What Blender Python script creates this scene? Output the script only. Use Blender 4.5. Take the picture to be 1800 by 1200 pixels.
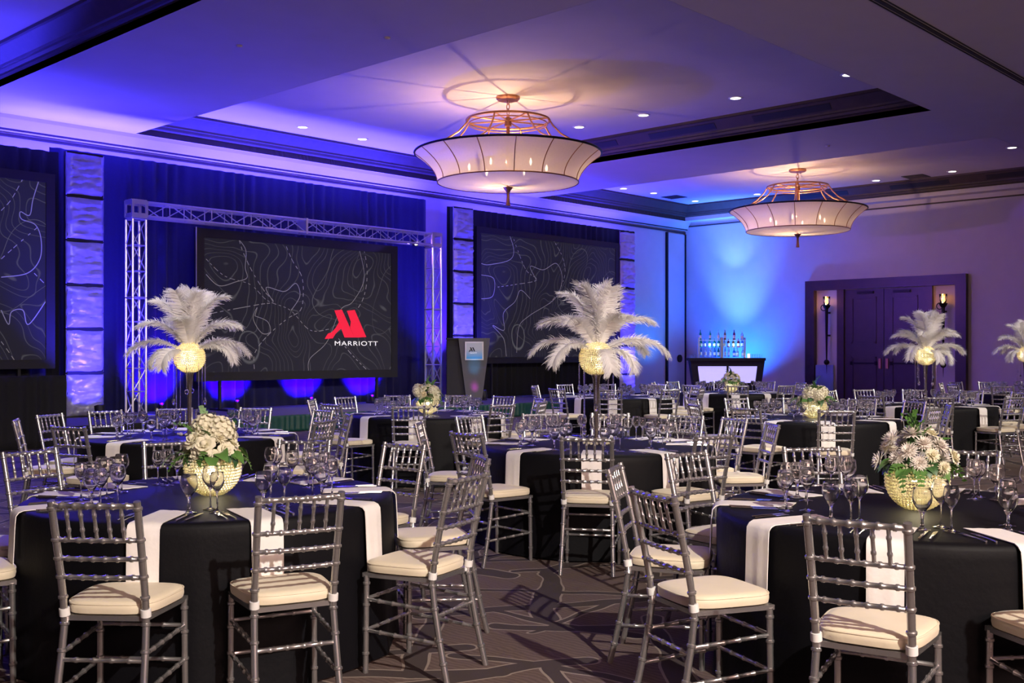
import bpy, math, random
from mathutils import Vector, Matrix
PI = math.pi; R = math.radians
for o in list(bpy.data.objects): bpy.data.objects.remove(o)
SC = bpy.context.scene; COL = SC.collection
# ------------------------------------------------------------------ camera
EYE = 1.5; F = 1861.0; HOR = 618.0
YAW = R(43.2)
cY, sY = math.cos(YAW), math.sin(YAW)
cd = bpy.data.cameras.new('camera'); cam = bpy.data.objects.new('camera', cd); COL.objects.link(cam)
cd.sensor_width = 36; cd.lens = F/1800*36; cd.shift_y = (HOR-600)/1800; cd.clip_end = 200
cam.location = (0, 0, EYE); cam.rotation_euler = (R(90), 0, YAW-R(90)); SC.camera = cam
# ------------------------------------------------------------------ world, exposure
w = bpy.data.worlds.new('world'); SC.world = w; w.use_nodes = True
w.node_tree.nodes['Background'].inputs[0].default_value = (0.02, 0.018, 0.03, 1)
w.node_tree.nodes['Background'].inputs[1].default_value = 1
SC.view_settings.view_transform = 'Standard'; SC.view_settings.look = 'None'
SC.view_settings.exposure = 0.0; SC.view_settings.gamma = 1; SC.view_settings.use_curve_mapping = False
# ------------------------------------------------------------------ room lights
XW, YW, ZC, ZT = 30.6, 20.6, 5.93, 6.42
BLUE = (0.046, 0.034, 1.0); CYAN = (0.0, 0.30, 1.0); WARM = (1.0, 0.66, 0.40); KEYC = (1.0, 0.90, 0.78)
def aim(o, tgt):
    d = Vector(tgt)-Vector(o.location); o.rotation_euler = d.to_track_quat('-Z', 'Y').to_euler()
def spot(name, loc, tgt, power, col, ang=60, blend=0.6, size=0.06):
    l = bpy.data.lights.new(name, 'SPOT'); l.energy = power; l.color = col; l.spot_size = R(ang); l.spot_blend = blend
    l.shadow_soft_size = size; o = bpy.data.objects.new(name, l); COL.objects.link(o); o.location = loc; aim(o, tgt); return o
def area(name, loc, tgt, power, col, sx, sy=None, rz=None):
    l = bpy.data.lights.new(name, 'AREA'); l.energy = power; l.color = col; l.shape = 'RECTANGLE'; l.size = sx; l.size_y = sy or sx
    o = bpy.data.objects.new(name, l); COL.objects.link(o); o.location = loc; aim(o, tgt); return o
def point(name, loc, power, col, r=0.04, parent=None):
    l = bpy.data.lights.new(name, 'POINT'); l.energy = power; l.color = col; l.shadow_soft_size = r
    o = bpy.data.objects.new(name, l); COL.objects.link(o); o.location = loc; o.parent = parent; return o
# LED battens on top of the drape pipes wash the ceiling blue
for x in (4.6, 9.2, 13, 16.5):
    area('blue_batten_light', (x, 20.2, 4.9), (x, 19.3, 6.2), 620, BLUE, 3.4, 0.15)
for x in (21, 25):
    area('blue_batten_light', (x, 20.2, 4.9), (x, 19.3, 6.2), 300, BLUE, 3.0, 0.15)
for x in (7.6, 13, 19):
    spot('blue_ceiling_wash', (x, 18.0, 1.0), (x+1, 15.5, 6.4), 950, BLUE, 115, 1.0)
# unseen blue fill at truss height, added to tint the room and far wall
spot('added_blue_fill', (15.5, 18.2, 4.0), (30.5, 11.0, 3.0), 1300, (.30, .10, 1.0), 80, 1.0)
spot('added_blue_fill', (10.5, 18.2, 4.0), (6.0, 9.0, 0.5), 700, BLUE, 90, 1.0)
spot('added_blue_fill', (14.0, 18.2, 4.0), (14.0, 9.0, 0.5), 420, BLUE, 90, 1.0)
# cyan and blue uplights by the bar corner
spot('cyan_wall_wash', (28.7, 18.3, 0.3), (30.6, 18.5, 5.4), 4800, (.05, .17, 1.0), 48, 1.0)
spot('blue_wall_wash', (29.2, 18.2, 0.3), (30.6, 18.2, 3.2), 2100, (.0, .10, 1.0), 110, 1.0)
spot('cyan_wall_wash', (28.4, 19.2, 0.3), (28.4, 20.6, 4.2), 450, (.0, .20, 1.0), 90, 1.0)
spot('cyan_wall_wash', (29.5, 18.6, 3.6), (30.6, 18.6, 5.7), 260, (.12, .32, 1.0), 70, 1.0)
spot('added_floor_spill', (6.2, 18.3, 4.9), (5.2, 12.6, 0), 1300, (.10, .05, 1.0), 75, 1.0)  # added lamp, imitates the blue stage spill on the left carpet
# warm key from the house spotlights in the ceiling behind the photographer
for loc, tgt, p in (((1.0, -3.5, 5.8), (5.0, 6.0, 0.3), 3600), ((9.5, -3.5, 5.8), (11.0, 6.0, 0.3), 3600),
                    ((17.5, -1.5, 5.8), (17.5, 8.0, 0.3), 3200)):
    spot('house_spotlight', loc, tgt, p, KEYC, 57, .9, 0.06)
for loc in ((4.6, 9.3), (14.9, 11.0), (14.9, 17.0), (25, 11), (25, 16), (8.8, 5.0)):
    spot('tray_downlight_beam', (loc[0], loc[1], 5.85), (loc[0], loc[1], 0), 420, (1.0, .95, .93), 80, 1.0, 0.08)
for px_, d_, z_ in ((1048, 8.45, 1.75), (333, 9.4, 1.75), (1627, 14.7, 1.75), (1802, 18.8, 1.75), (380, 5.5, 1.0), (1612, 4.96, 1.0), (752, 12.6, 1.0), (1430, 11.8, 1.0)):
    a_ = (px_-900)/F; x_, y_ = d_*(cY+a_*sY), d_*(sY-a_*cY); u_ = max(0, (d_-5.5)/d_)
    spot('added_centrepiece_spot', (x_*u_-.8, y_*u_-1.0, 5.85), (x_, y_, z_), 330 if z_ > 1.5 else 130, (1.0, .95, .95), 15 if z_ > 1.5 else 9, .8, .05)  # lamps added to brighten feathers and flowers, no fixtures for them
area('added_warm_fill', (3, -5.2, 3.0), (11, 5, 6.2), 620, (1.0, 0.62, 0.50), 9, 1)  # warm fill added behind the camera to lift the ceiling, no real cove

# ------------------------------------------------------------------ helpers
def ray(px):
    a = (px-900)/F
    return (cY+a*sY, sY-a*cY)           # X and Y per unit of depth
def on_y(px, py, Y):
    k = ray(px); d = Y/k[1]; return Vector((d*k[0], Y, EYE+(HOR-py)/F*d))
def on_x(px, py, X):
    k = ray(px); d = X/k[0]; return Vector((X, d*k[1], EYE+(HOR-py)/F*d))
def on_z(px, py, Z):
    d = (Z-EYE)*F/(HOR-py); k = ray(px); return Vector((d*k[0], d*k[1], Z))
def at_d(px, d, z=0):
    k = ray(px); return Vector((d*k[0], d*k[1], z))

class MB:
    def __init__(s): s.v = []; s.f = []
    def add(s, vs, fs):
        n = len(s.v); s.v += [tuple(v) for v in vs]; s.f += [tuple(i+n for i in f) for f in fs]
    def box(s, c, d, rz=0, m=None):
        x, y, z = d[0]/2, d[1]/2, d[2]/2
        vs = [Vector((i, j, k)) for i in (-x, x) for j in (-y, y) for k in (-z, z)]
        M = Matrix.Translation(c) @ (m if m else Matrix.Rotation(rz, 4, 'Z'))
        s.add([M @ v for v in vs], [(0,1,3,2),(4,6,7,5),(0,4,5,1),(2,3,7,6),(0,2,6,4),(1,5,7,3)])
    def b2(s, a, b):
        s.box([(a[i]+b[i])/2 for i in range(3)], [abs(b[i]-a[i]) for i in range(3)])
    def tube(s, pts, rad, n=8, cap=True):
        pts = [Vector(p) for p in pts]
        if not isinstance(rad, (list, tuple)): rad = [rad]*len(pts)
        rings = []; prev = None
        for i, p in enumerate(pts):
            t = (pts[min(i+1, len(pts)-1)]-pts[max(i-1, 0)]).normalized()
            if prev is None:
                u = t.orthogonal().normalized() if abs(t.z) < .9 else t.cross(Vector((0, 1, 0))).normalized()
            else:
                u = (prev-t*prev.dot(t)).normalized()
            prev = u; v = t.cross(u)
            rings.append([p+(u*math.cos(2*PI*k/n)+v*math.sin(2*PI*k/n))*rad[i] for k in range(n)])
        vs = [q for r in rings for q in r]; fs = []
        for i in range(len(pts)-1):
            for k in range(n):
                a = i*n+k; b = i*n+(k+1) % n; fs.append((a, b, b+n, a+n))
        if cap: fs.append(tuple(range(n-1, -1, -1))); fs.append(tuple((len(pts)-1)*n+k for k in range(n)))
        s.add(vs, fs)
    def lathe(s, prof, n=24, c=(0, 0, 0), mod=None):
        vs = []; fs = []
        for i, (r, z) in enumerate(prof):
            for k in range(n):
                a = 2*PI*k/n; rr = r*(mod(a, i) if mod else 1)
                vs.append((c[0]+rr*math.cos(a), c[1]+rr*math.sin(a), c[2]+z))
        for i in range(len(prof)-1):
            for k in range(n):
                a = i*n+k; b = i*n+(k+1) % n; fs.append((a, b, b+n, a+n))
        if prof[0][0] > 1e-6: fs.append(tuple(range(n-1, -1, -1)))
        if prof[-1][0] > 1e-6: fs.append(tuple((len(prof)-1)*n+k for k in range(n)))
        s.add(vs, fs)
    def open_lathe(s, prof, n=24, c=(0, 0, 0), a0=0, a1=2*PI):
        full = abs(a1-a0-2*PI) < 1e-6; m = n if full else n+1
        vs = [(c[0]+r*math.cos(a0+(a1-a0)*k/n), c[1]+r*math.sin(a0+(a1-a0)*k/n), c[2]+z) for r, z in prof for k in range(m)]
        fs = [(i*m+k, i*m+(k+1) % m, (i+1)*m+(k+1) % m, (i+1)*m+k) for i in range(len(prof)-1) for k in range(n)]
        s.add(vs, fs)
    def ball(s, c, r, n=8, m=5, sc=(1, 1, 1)):
        vs = [(c[0], c[1], c[2]-r*sc[2])]
        for i in range(1, m):
            t = PI*i/m
            for k in range(n):
                a = 2*PI*k/n; vs.append((c[0]+r*sc[0]*math.sin(t)*math.cos(a), c[1]+r*sc[1]*math.sin(t)*math.sin(a), c[2]-r*sc[2]*math.cos(t)))
        vs.append((c[0], c[1], c[2]+r*sc[2])); e = len(vs)-1; fs = []
        for k in range(n):
            fs.append((0, 1+(k+1) % n, 1+k)); fs.append((e, e-n+k, e-n+(k+1) % n))
            for i in range(m-2):
                a = 1+i*n+k; b = 1+i*n+(k+1) % n; fs.append((a, b, b+n, a+n))
        s.add(vs, fs)
    def grid(s, fn, nu, nv):
        vs = [fn(i/nu, j/nv) for i in range(nu+1) for j in range(nv+1)]
        s.add(vs, [(i*(nv+1)+j, (i+1)*(nv+1)+j, (i+1)*(nv+1)+j+1, i*(nv+1)+j+1) for i in range(nu) for j in range(nv)])
    def poly(s, pts, off):
        n = len(pts); off = Vector(off); pts = [Vector(p) for p in pts]
        s.add(pts+[p+off for p in pts], [tuple(range(n)), tuple(range(2*n-1, n-1, -1))]+[(k, (k+1) % n, (k+1) % n+n, k+n)[::-1] for k in range(n)])
    def mesh(s, name, mat, smooth=True):
        me = bpy.data.meshes.new(name); me.from_pydata(s.v, [], s.f)
        if smooth:
            me.polygons.foreach_set('use_smooth', [True]*len(me.polygons))
        me.materials.append(mat); me.validate(); me.update()
        if smooth:
            me.set_sharp_from_angle(angle=R(42))
        return me
    def obj(s, name, mat, parent=None, smooth=True, solid=0):
        o = bpy.data.objects.new(name, s.mesh(name, mat, smooth)); COL.objects.link(o); o.parent = parent
        if solid:
            m = o.modifiers.new('solid', 'SOLIDIFY'); m.thickness = solid; m.offset = 0
        return o
def inst(name, me, parent=None, loc=(0, 0, 0), rot=(0, 0, 0), sc=None):
    o = bpy.data.objects.new(name, me); COL.objects.link(o); o.parent = parent; o.location = loc; o.rotation_euler = rot
    if sc is not None: o.scale = (sc, sc, sc) if isinstance(sc, (int, float)) else sc
    return o
def tag(o, label, cat, group=None):
    o['label'] = label; o['category'] = cat
    if group: o['group'] = group
    return o
def thing(name, label, cat, loc=(0, 0, 0), rz=0, group=None):
    o = bpy.data.objects.new(name, None); COL.objects.link(o); o.empty_display_size = .1
    o.location = loc; o.rotation_euler = (0, 0, rz); return tag(o, label, cat, group)
def struct(o): o['kind'] = 'structure'; return o
def stuff(o): o['kind'] = 'stuff'; return o
def copy_tree(root, loc, rz, label):
    r = root.copy(); COL.objects.link(r); r.location = loc; r.rotation_euler = (0, 0, rz); r['label'] = label
    for ch in root.children:
        c = ch.copy(); COL.objects.link(c); c.parent = r
        for g in ch.children:
            d = g.copy(); COL.objects.link(d); d.parent = c
    return r
# ------------------------------------------------------------------ materials
def new_mat(name):
    m = bpy.data.materials.new(name); m.use_nodes = True; nt = m.node_tree
    return m, nt, nt.nodes['Principled BSDF']
def N(nt, t, **k):
    n = nt.nodes.new(t)
    for a, b in k.items(): setattr(n, a, b)
    return n
def pbr(name, col, rough=.5, metal=0, var=0.0, scale=8, bump=0.0, trans=0, emit=None, es=0, sheen=0, ior=None, alpha=None):
    m, nt, p = new_mat(name)
    p.inputs['Base Color'].default_value = (*col, 1); p.inputs['Roughness'].default_value = rough; p.inputs['Metallic'].default_value = metal
    if ior: p.inputs['IOR'].default_value = ior
    if trans: p.inputs['Transmission Weight'].default_value = trans
    if sheen: p.inputs['Sheen Weight'].default_value = sheen
    if emit: p.inputs['Emission Color'].default_value = (*emit, 1); p.inputs['Emission Strength'].default_value = es
    if var or bump:
        tc = N(nt, 'ShaderNodeTexCoord'); nz = N(nt, 'ShaderNodeTexNoise'); nz.inputs['Scale'].default_value = scale; nz.inputs['Detail'].default_value = 5
        nt.links.new(tc.outputs['Object'], nz.inputs['Vector'])
        if var:
            mx = N(nt, 'ShaderNodeMix', data_type='RGBA')
            mx.inputs[6].default_value = (*[c*(1-var) for c in col], 1); mx.inputs[7].default_value = (*[min(1, c*(1+var)) for c in col], 1)
            nt.links.new(nz.outputs['Fac'], mx.inputs[0]); nt.links.new(mx.outputs[2], p.inputs['Base Color'])
        if bump:
            b = N(nt, 'ShaderNodeBump'); b.inputs['Strength'].default_value = bump; b.inputs['Distance'].default_value = .01
            nt.links.new(nz.outputs['Fac'], b.inputs['Height']); nt.links.new(b.outputs[0], p.inputs['Normal'])
    return m
def emis(name, col, st):
    m, nt, p = new_mat(name); p.inputs['Base Color'].default_value = (*col, 1)
    p.inputs['Emission Color'].default_value = (*col, 1); p.inputs['Emission Strength'].default_value = st; return m
def sheer(name, col, transl=.5, transp=0.0):
    m, nt, p = new_mat(name); nt.nodes.remove(p); out = nt.nodes['Material Output']
    d = N(nt, 'ShaderNodeBsdfDiffuse'); t = N(nt, 'ShaderNodeBsdfTranslucent'); mx = N(nt, 'ShaderNodeMixShader')
    tc = N(nt, 'ShaderNodeTexCoord'); nz = N(nt, 'ShaderNodeTexNoise'); nz.inputs['Scale'].default_value = 30
    cm = N(nt, 'ShaderNodeMix', data_type='RGBA'); cm.inputs[6].default_value = (*[c*.9 for c in col], 1); cm.inputs[7].default_value = (*col, 1)
    nt.links.new(tc.outputs['Object'], nz.inputs['Vector']); nt.links.new(nz.outputs['Fac'], cm.inputs[0])
    nt.links.new(cm.outputs[2], d.inputs[0]); nt.links.new(cm.outputs[2], t.inputs[0]); mx.inputs[0].default_value = transl
    nt.links.new(d.outputs[0], mx.inputs[1]); nt.links.new(t.outputs[0], mx.inputs[2]); last = mx
    if transp:
        tr = N(nt, 'ShaderNodeBsdfTransparent'); m2 = N(nt, 'ShaderNodeMixShader'); m2.inputs[0].default_value = transp
        nt.links.new(mx.outputs[0], m2.inputs[1]); nt.links.new(tr.outputs[0], m2.inputs[2]); last = m2
    nt.links.new(last.outputs[0], out.inputs[0]); return m

M = dict(
 wall=pbr('plaster_wall', (.62, .55, .52), .8, var=.06, scale=3, bump=.1),
 ceil=pbr('ceiling_plaster', (.60, .54, .52), .85, var=.05, scale=2, bump=.08),
 wood=pbr('dark_wood', (.050, .031, .024), .6, var=.35, scale=6, bump=.1),
 doorwood=pbr('door_wood', (.05, .028, .024), .35, var=.3, scale=5, bump=.1),
 silver=pbr('silver_paint', (.60, .60, .61), .24, .88, var=.08, scale=30),
 plastic=pbr('clear_tie', (.8, .8, .8), .4),
 ivory=pbr('ivory_cushion', (.74, .66, .50), .6, var=.06, scale=12, bump=.25, sheen=.2),
 black=pbr('black_cloth', (.003, .003, .005), .60, var=.2, scale=40, bump=.12),
 napkin=pbr('white_napkin', (.80, .77, .76), .75, var=.04, scale=40, bump=.15),
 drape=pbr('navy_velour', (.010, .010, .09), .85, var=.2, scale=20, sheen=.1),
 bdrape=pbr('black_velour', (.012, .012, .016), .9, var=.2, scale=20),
 skirt=pbr('green_spill_skirt', (.01, .07, .06), .5, var=.3, scale=14),  # green spill light on the stage front put into the base colour
 stage=pbr('stage_carpet', (.12, .10, .12), .8, var=.25, scale=25),
 alu=pbr('truss_aluminium', (.72, .72, .75), .3, .75, var=.06, scale=15),
 bezel=pbr('black_bezel', (.012, .012, .014), .6, var=.1, scale=20),
 crumple=pbr('crinkled_silver_fabric', (.50, .50, .60), .38, .3, var=.2, scale=9, bump=.6),
 white=pbr('white_paint', (.8, .8, .8), .4),
 steel=pbr('steel', (.6, .6, .6), .18, 1, var=.05, scale=20),
 brass=pbr('copper_brass', (.42, .20, .11), .35, .9, var=.12, scale=20),
 iron=pbr('black_iron', (.015, .012, .012), .45, .6, var=.2, scale=30),
 glass=pbr('clear_glass', (1, 1, 1), .05, trans=1, ior=1.46),
 crystal=pbr('crystal', (1, .98, .95), .06, trans=1, ior=1.6),
 leaf=pbr('leaf_green', (.07, .17, .035), .45, var=.45, scale=18),
 dleaf=pbr('dark_leaf', (.03, .09, .025), .45, var=.4, scale=18),
 rose=sheer('ivory_petal', (.88, .84, .66), .25),
 mum=sheer('white_petal', (.85, .80, .74), .25),
 peach=sheer('cream_petal', (.88, .76, .52), .25),
 feather=sheer('ostrich_feather', (.96, .94, .94), .35),
 bulb=emis('candle_bulb', (1.0, .78, .5), 22),
 down=emis('downlight_lens', (1.0, .93, .85), 5),
 flame=emis('torch_flame', (1.0, .42, .07), 7),
 led=emis('blue_led_lens', (.02, .03, 1.0), 1.2),
 barlit=emis('lit_bar_panel', (.55, .5, 1.0), .9),
 pod=pbr('podium_laminate', (.10, .10, .11), .45, var=.1, scale=20),
 vent=pbr('black_vent', (.01, .01, .01), .6, var=.1, scale=20),
)
M['black'].node_tree.nodes['Principled BSDF'].inputs['Specular IOR Level'].default_value = .18
# glowing beads: little faceted gold crystals lit by the lamp inside the bowl
def bead_mat():
    m, nt, p = new_mat('gold_crystal_bead'); out = nt.nodes['Material Output']
    p.inputs['Base Color'].default_value = (.97, .92, .72, 1); p.inputs['Roughness'].default_value = .12; p.inputs['Metallic'].default_value = .35
    t = N(nt, 'ShaderNodeBsdfTranslucent'); mx = N(nt, 'ShaderNodeMixShader'); mx.inputs[0].default_value = .36
    nz = N(nt, 'ShaderNodeTexNoise'); nz.inputs['Scale'].default_value = 90; tc = N(nt, 'ShaderNodeTexCoord')
    cm = N(nt, 'ShaderNodeMix', data_type='RGBA'); cm.inputs[6].default_value = (.92, .82, .52, 1); cm.inputs[7].default_value = (1, .97, .82, 1)
    nt.links.new(tc.outputs['Object'], nz.inputs['Vector']); nt.links.new(nz.outputs['Fac'], cm.inputs[0]); nt.links.new(cm.outputs[2], t.inputs[0])
    nt.links.new(p.outputs[0], mx.inputs[1]); nt.links.new(t.outputs[0], mx.inputs[2]); nt.links.new(mx.outputs[0], out.inputs[0]); return m
M['bead'] = bead_mat()
# projected map: contour lines on near-black
def map_mat(seed):
    m, nt, p = new_mat('map_projection'); L = nt.links.new
    p.inputs['Base Color'].default_value = (.008, .008, .009, 1); p.inputs['Roughness'].default_value = .9
    tc = N(nt, 'ShaderNodeTexCoord')
    mp = N(nt, 'ShaderNodeMapping'); mp.inputs['Location'].default_value = (seed, seed*.7, seed*.3); L(tc.outputs['Object'], mp.inputs[0])
    def lines(scale, k, wdt, detail):
        nz = N(nt, 'ShaderNodeTexNoise'); nz.inputs['Scale'].default_value = scale; nz.inputs['Detail'].default_value = detail; nz.inputs['Roughness'].default_value = .35
        nz.inputs['Distortion'].default_value = .5
        L(mp.outputs[0], nz.inputs['Vector'])
        a = N(nt, 'ShaderNodeMath', operation='MULTIPLY'); a.inputs[1].default_value = k; L(nz.outputs['Fac'], a.inputs[0])
        b = N(nt, 'ShaderNodeMath', operation='PINGPONG'); b.inputs[1].default_value = 1; L(a.outputs[0], b.inputs[0])
        c = N(nt, 'ShaderNodeMapRange'); c.inputs['From Min'].default_value = 0; c.inputs['From Max'].default_value = wdt; c.inputs['To Min'].default_value = 1; c.inputs['To Max'].default_value = 0
        L(b.outputs[0], c.inputs['Value']); return c.outputs[0]
    thin = lines(.50, 64, .15, 2); thick = lines(.33, 6, .012, 1)
    ramp = N(nt, 'ShaderNodeMix', data_type='RGBA'); ramp.inputs[6].default_value = (.014, .0125, .022, 1); ramp.inputs[7].default_value = (.072, .068, .080, 1)
    L(thin, ramp.inputs[0])
    r2 = N(nt, 'ShaderNodeMix', data_type='RGBA'); r2.inputs[7].default_value = (.11, .105, .115, 1)
    L(thick, r2.inputs[0]); L(ramp.outputs[2], r2.inputs[6]); L(r2.outputs[2], p.inputs['Emission Color']); p.inputs['Emission Strength'].default_value = .8
    return m
# patterned carpet: long dark brush strokes with pale outlines on brown
def carpet_mat():
    m, nt, p = new_mat('patterned_carpet'); L = nt.links.new; p.inputs['Roughness'].default_value = .95
    tc = N(nt, 'ShaderNodeTexCoord'); dark = None; edge = None
    def mth(op, x, y=None, z=None):
        n = N(nt, 'ShaderNodeMath', operation=op)
        for k, v in enumerate((x, y, z)):
            if v is None: continue
            if isinstance(v, (int, float)): n.inputs[k].default_value = v
            else: L(v, n.inputs[k])
        return n.outputs[0]
    nz = N(nt, 'ShaderNodeTexNoise'); nz.inputs['Scale'].default_value = 1.1; L(tc.outputs['Object'], nz.inputs['Vector'])
    wob = mth('MULTIPLY', mth('SUBTRACT', nz.outputs['Fac'], .5), .35)
    for ang, off, cw, chh in ((28, 0, 2.7, .55), (-40, 7.3, 2.3, .62), (78, 15.1, 2.5, .8), (-6, 33.3, 3.1, .7), (52, 51.3, 2.1, .9)):
        mp = N(nt, 'ShaderNodeMapping', vector_type='POINT'); mp.inputs['Rotation'].default_value = (0, 0, R(ang)); mp.inputs['Location'].default_value = (off, off*.37, 0)
        L(tc.outputs['Object'], mp.inputs[0]); sp = N(nt, 'ShaderNodeSeparateXYZ'); L(mp.outputs[0], sp.inputs[0])
        v = mth('DIVIDE', mth('ADD', sp.outputs[1], wob), chh); row = mth('FLOOR', v)
        u = mth('ADD', mth('DIVIDE', sp.outputs[0], cw), mth('MULTIPLY', row, .37)); colm = mth('FLOOR', u)
        cb = N(nt, 'ShaderNodeCombineXYZ'); L(row, cb.inputs[0]); L(colm, cb.inputs[1]); cb.inputs[2].default_value = off
        wn = N(nt, 'ShaderNodeTexWhiteNoise'); L(cb.outputs[0], wn.inputs['Vector']); sc = N(nt, 'ShaderNodeSeparateColor'); L(wn.outputs['Color'], sc.inputs[0])
        x = mth('MULTIPLY', mth('SUBTRACT', mth('SUBTRACT', u, colm), .5), cw)
        y = mth('MULTIPLY', mth('SUBTRACT', mth('SUBTRACT', v, row), mth('MULTIPLY_ADD', sc.outputs[0], .3, .35)), chh)
        y = mth('SUBTRACT', y, mth('MULTIPLY', x, mth('MULTIPLY_ADD', sc.outputs[1], .12, -.06)))
        hl = mth('MULTIPLY_ADD', sc.outputs[2], .30*cw, .12*cw)
        dx = mth('MAXIMUM', mth('SUBTRACT', mth('ABSOLUTE', x), hl), 0.0)
        d = mth('SQRT', mth('ADD', mth('MULTIPLY', dx, dx), mth('MULTIPLY', y, y)))
        wd = mth('MAXIMUM', mth('MULTIPLY_ADD', sc.outputs[0], .06, .012), mth('MULTIPLY_ADD', x, .022, .02))
        g = mth('LESS_THAN', d, wd); e = mth('LESS_THAN', d, mth('ADD', wd, .013))
        if dark is None: dark, edge = g, e
        else: dark = mth('MAXIMUM', dark, g); edge = mth('MAXIMUM', edge, e)
    wv = N(nt, 'ShaderNodeTexWave'); wv.inputs['Scale'].default_value = 9; wv.inputs['Distortion'].default_value = 6; wv.inputs['Detail'].default_value = 3; L(tc.outputs['Object'], wv.inputs['Vector'])
    base = N(nt, 'ShaderNodeMix', data_type='RGBA'); base.inputs[6].default_value = (.088, .056, .050, 1); base.inputs[7].default_value = (.125, .084, .074, 1); L(wv.outputs['Fac'], base.inputs[0])
    c1 = N(nt, 'ShaderNodeMix', data_type='RGBA'); c1.inputs[7].default_value = (.26, .21, .18, 1); L(edge, c1.inputs[0]); L(base.outputs[2], c1.inputs[6])
    c2 = N(nt, 'ShaderNodeMix', data_type='RGBA'); c2.inputs[7].default_value = (.045, .030, .030, 1); L(dark, c2.inputs[0]); L(c1.outputs[2], c2.inputs[6])
    L(c2.outputs[2], p.inputs['Base Color'])
    nb = N(nt, 'ShaderNodeTexNoise'); nb.inputs['Scale'].default_value = 220; bp = N(nt, 'ShaderNodeBump'); bp.inputs['Strength'].default_value = .5; bp.inputs['Distance'].default_value = .005
    L(tc.outputs['Object'], nb.inputs['Vector']); L(nb.outputs['Fac'], bp.inputs['Height']); L(bp.outputs[0], p.inputs['Normal']); return m
M['carpet'] = carpet_mat(); M['map'] = map_mat(3.1)

# ================================================================== ROOM
X0, Y0 = -9.0, -6.0
b = MB(); b.b2((X0, Y0, -.1), (XW, YW, 0)); struct(b.obj('floor', M['carpet']))
b = MB(); b.b2((X0, YW, 0), (XW+.2, YW+.2, 6.8)); struct(b.obj('wall_stage', M['wall']))
b = MB(); b.b2((XW, Y0, 0), (XW+.2, YW, 6.8)); struct(b.obj('wall_right', M['wall']))
b = MB(); b.b2((X0-.2, Y0, 0), (X0, YW+.2, 6.8)); struct(b.obj('wall_left', M['wall']))
b = MB(); b.b2((X0-.2, Y0-.2, 0), (XW+.2, Y0, 6.8)); struct(b.obj('wall_near', M['wall']))
TY0, TY1 = 7.70, 20.30
trays = [(-1.8, 7.05), (10.45, 19.45), (22.7, 30.2)]
b = MB(); T = .12
b.b2((X0, Y0, ZC), (XW, TY0, ZC+T)); b.b2((X0, TY1, ZC), (XW, YW, ZC+T))
xs = [X0]+[v for t in trays for v in t]+[XW]
for i in range(0, len(xs), 2): b.b2((xs[i], TY0, ZC), (xs[i+1], TY1, ZC+T))
struct(b.obj('ceiling', M['ceil'], smooth=False))
b = MB()
for x0, x1 in trays: b.b2((x0, TY0, ZT), (x1, TY1, ZT+.1))
struct(b.obj('ceiling', M['ceil'], smooth=False))
# stepped wooden moulding round each tray
prof = [(0, ZC-.001), (0, 6.06), (.04, 6.08), (.10, 6.08), (.12, 6.13), (.16, 6.14), (.17, 6.18), (.34, 6.36), (.38, 6.37), (.38, ZT)]
for i, (x0, x1) in enumerate(trays):
    b = MB(); rings = []
    for q, z in prof:
        rings.append([(x0+q, TY0+q, z), (x1-q, TY0+q, z), (x1-q, TY1-q, z), (x0+q, TY1-q, z)])
    vs = [p for r in rings for p in r]
    b.add(vs, [(k*4+j, k*4+(j+1) % 4, (k+1)*4+(j+1) % 4, (k+1)*4+j) for k in range(len(rings)-1) for j in range(4)])
    struct(b.obj('trim_%d' % (i+1), M['wood'], smooth=False))
# crown along stage and right walls
b = MB(); cp = [(YW, 5.93), (YW-.26, 5.93), (YW-.24, 5.86), (YW-.14, 5.70), (YW-.10, 5.66), (YW, 5.64)]
for k in range(len(cp)-1):
    (a0, z0), (a1, z1) = cp[k], cp[k+1]
    b.add([(X0, a0, z0), (XW, a0, z0), (XW, a1, z1), (X0, a1, z1)], [(0, 1, 2, 3)])
struct(b.obj('trim_4', M['ceil'], smooth=False))
b = MB(); b.b2((X0, YW-.05, 5.55), (XW, YW, 5.60)); b.b2((X0, YW-.13, 5.655), (XW, YW-.10, 5.69)); struct(b.obj('trim_5', M['wood']))
b = MB(); b.b2((XW-.03, Y0, 5.76), (XW, YW, 5.80)); struct(b.obj('trim_6', M['wood']))
b = MB(); b.b2((XW-.02, Y0, 0), (XW, YW, .16)); struct(b.obj('baseboard_right', M['wood']))
b = MB(); b.b2((X0, YW-.02, 0), (XW, YW, .16)); struct(b.obj('baseboard_stage', M['wood']))
# operable wall track in the ceiling
b = MB(); b.b2((X0, 5.74, ZC-.012), (XW, 5.80, ZC+.0)); b.b2((X0, 5.83, ZC-.008), (XW, 5.85, ZC)); b.b2((X0, 5.69, ZC-.008), (XW, 5.71, ZC)); struct(b.obj('trim_7', M['vent']))
# folding partition panel next to the corner
d2 = struct(bpy.data.objects.new('door_2', None)); COL.objects.link(d2)
b = MB(); b.b2((29.55, YW-.06, 0), (30.58, YW-.005, 5.5)); b.obj('panel', M['wall'], d2)
b = MB()
for x in (29.50, 30.56): b.b2((x-.04, YW-.075, 0), (x+.04, YW-.003, 5.52))
b.obj('frame', M['iron'], d2)
b = MB(); b.tube([(30.2, YW-.10, 1.27), (30.2, YW-.06, 1.27)], .13, 20); b.obj('handle', M['iron'], d2)
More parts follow.
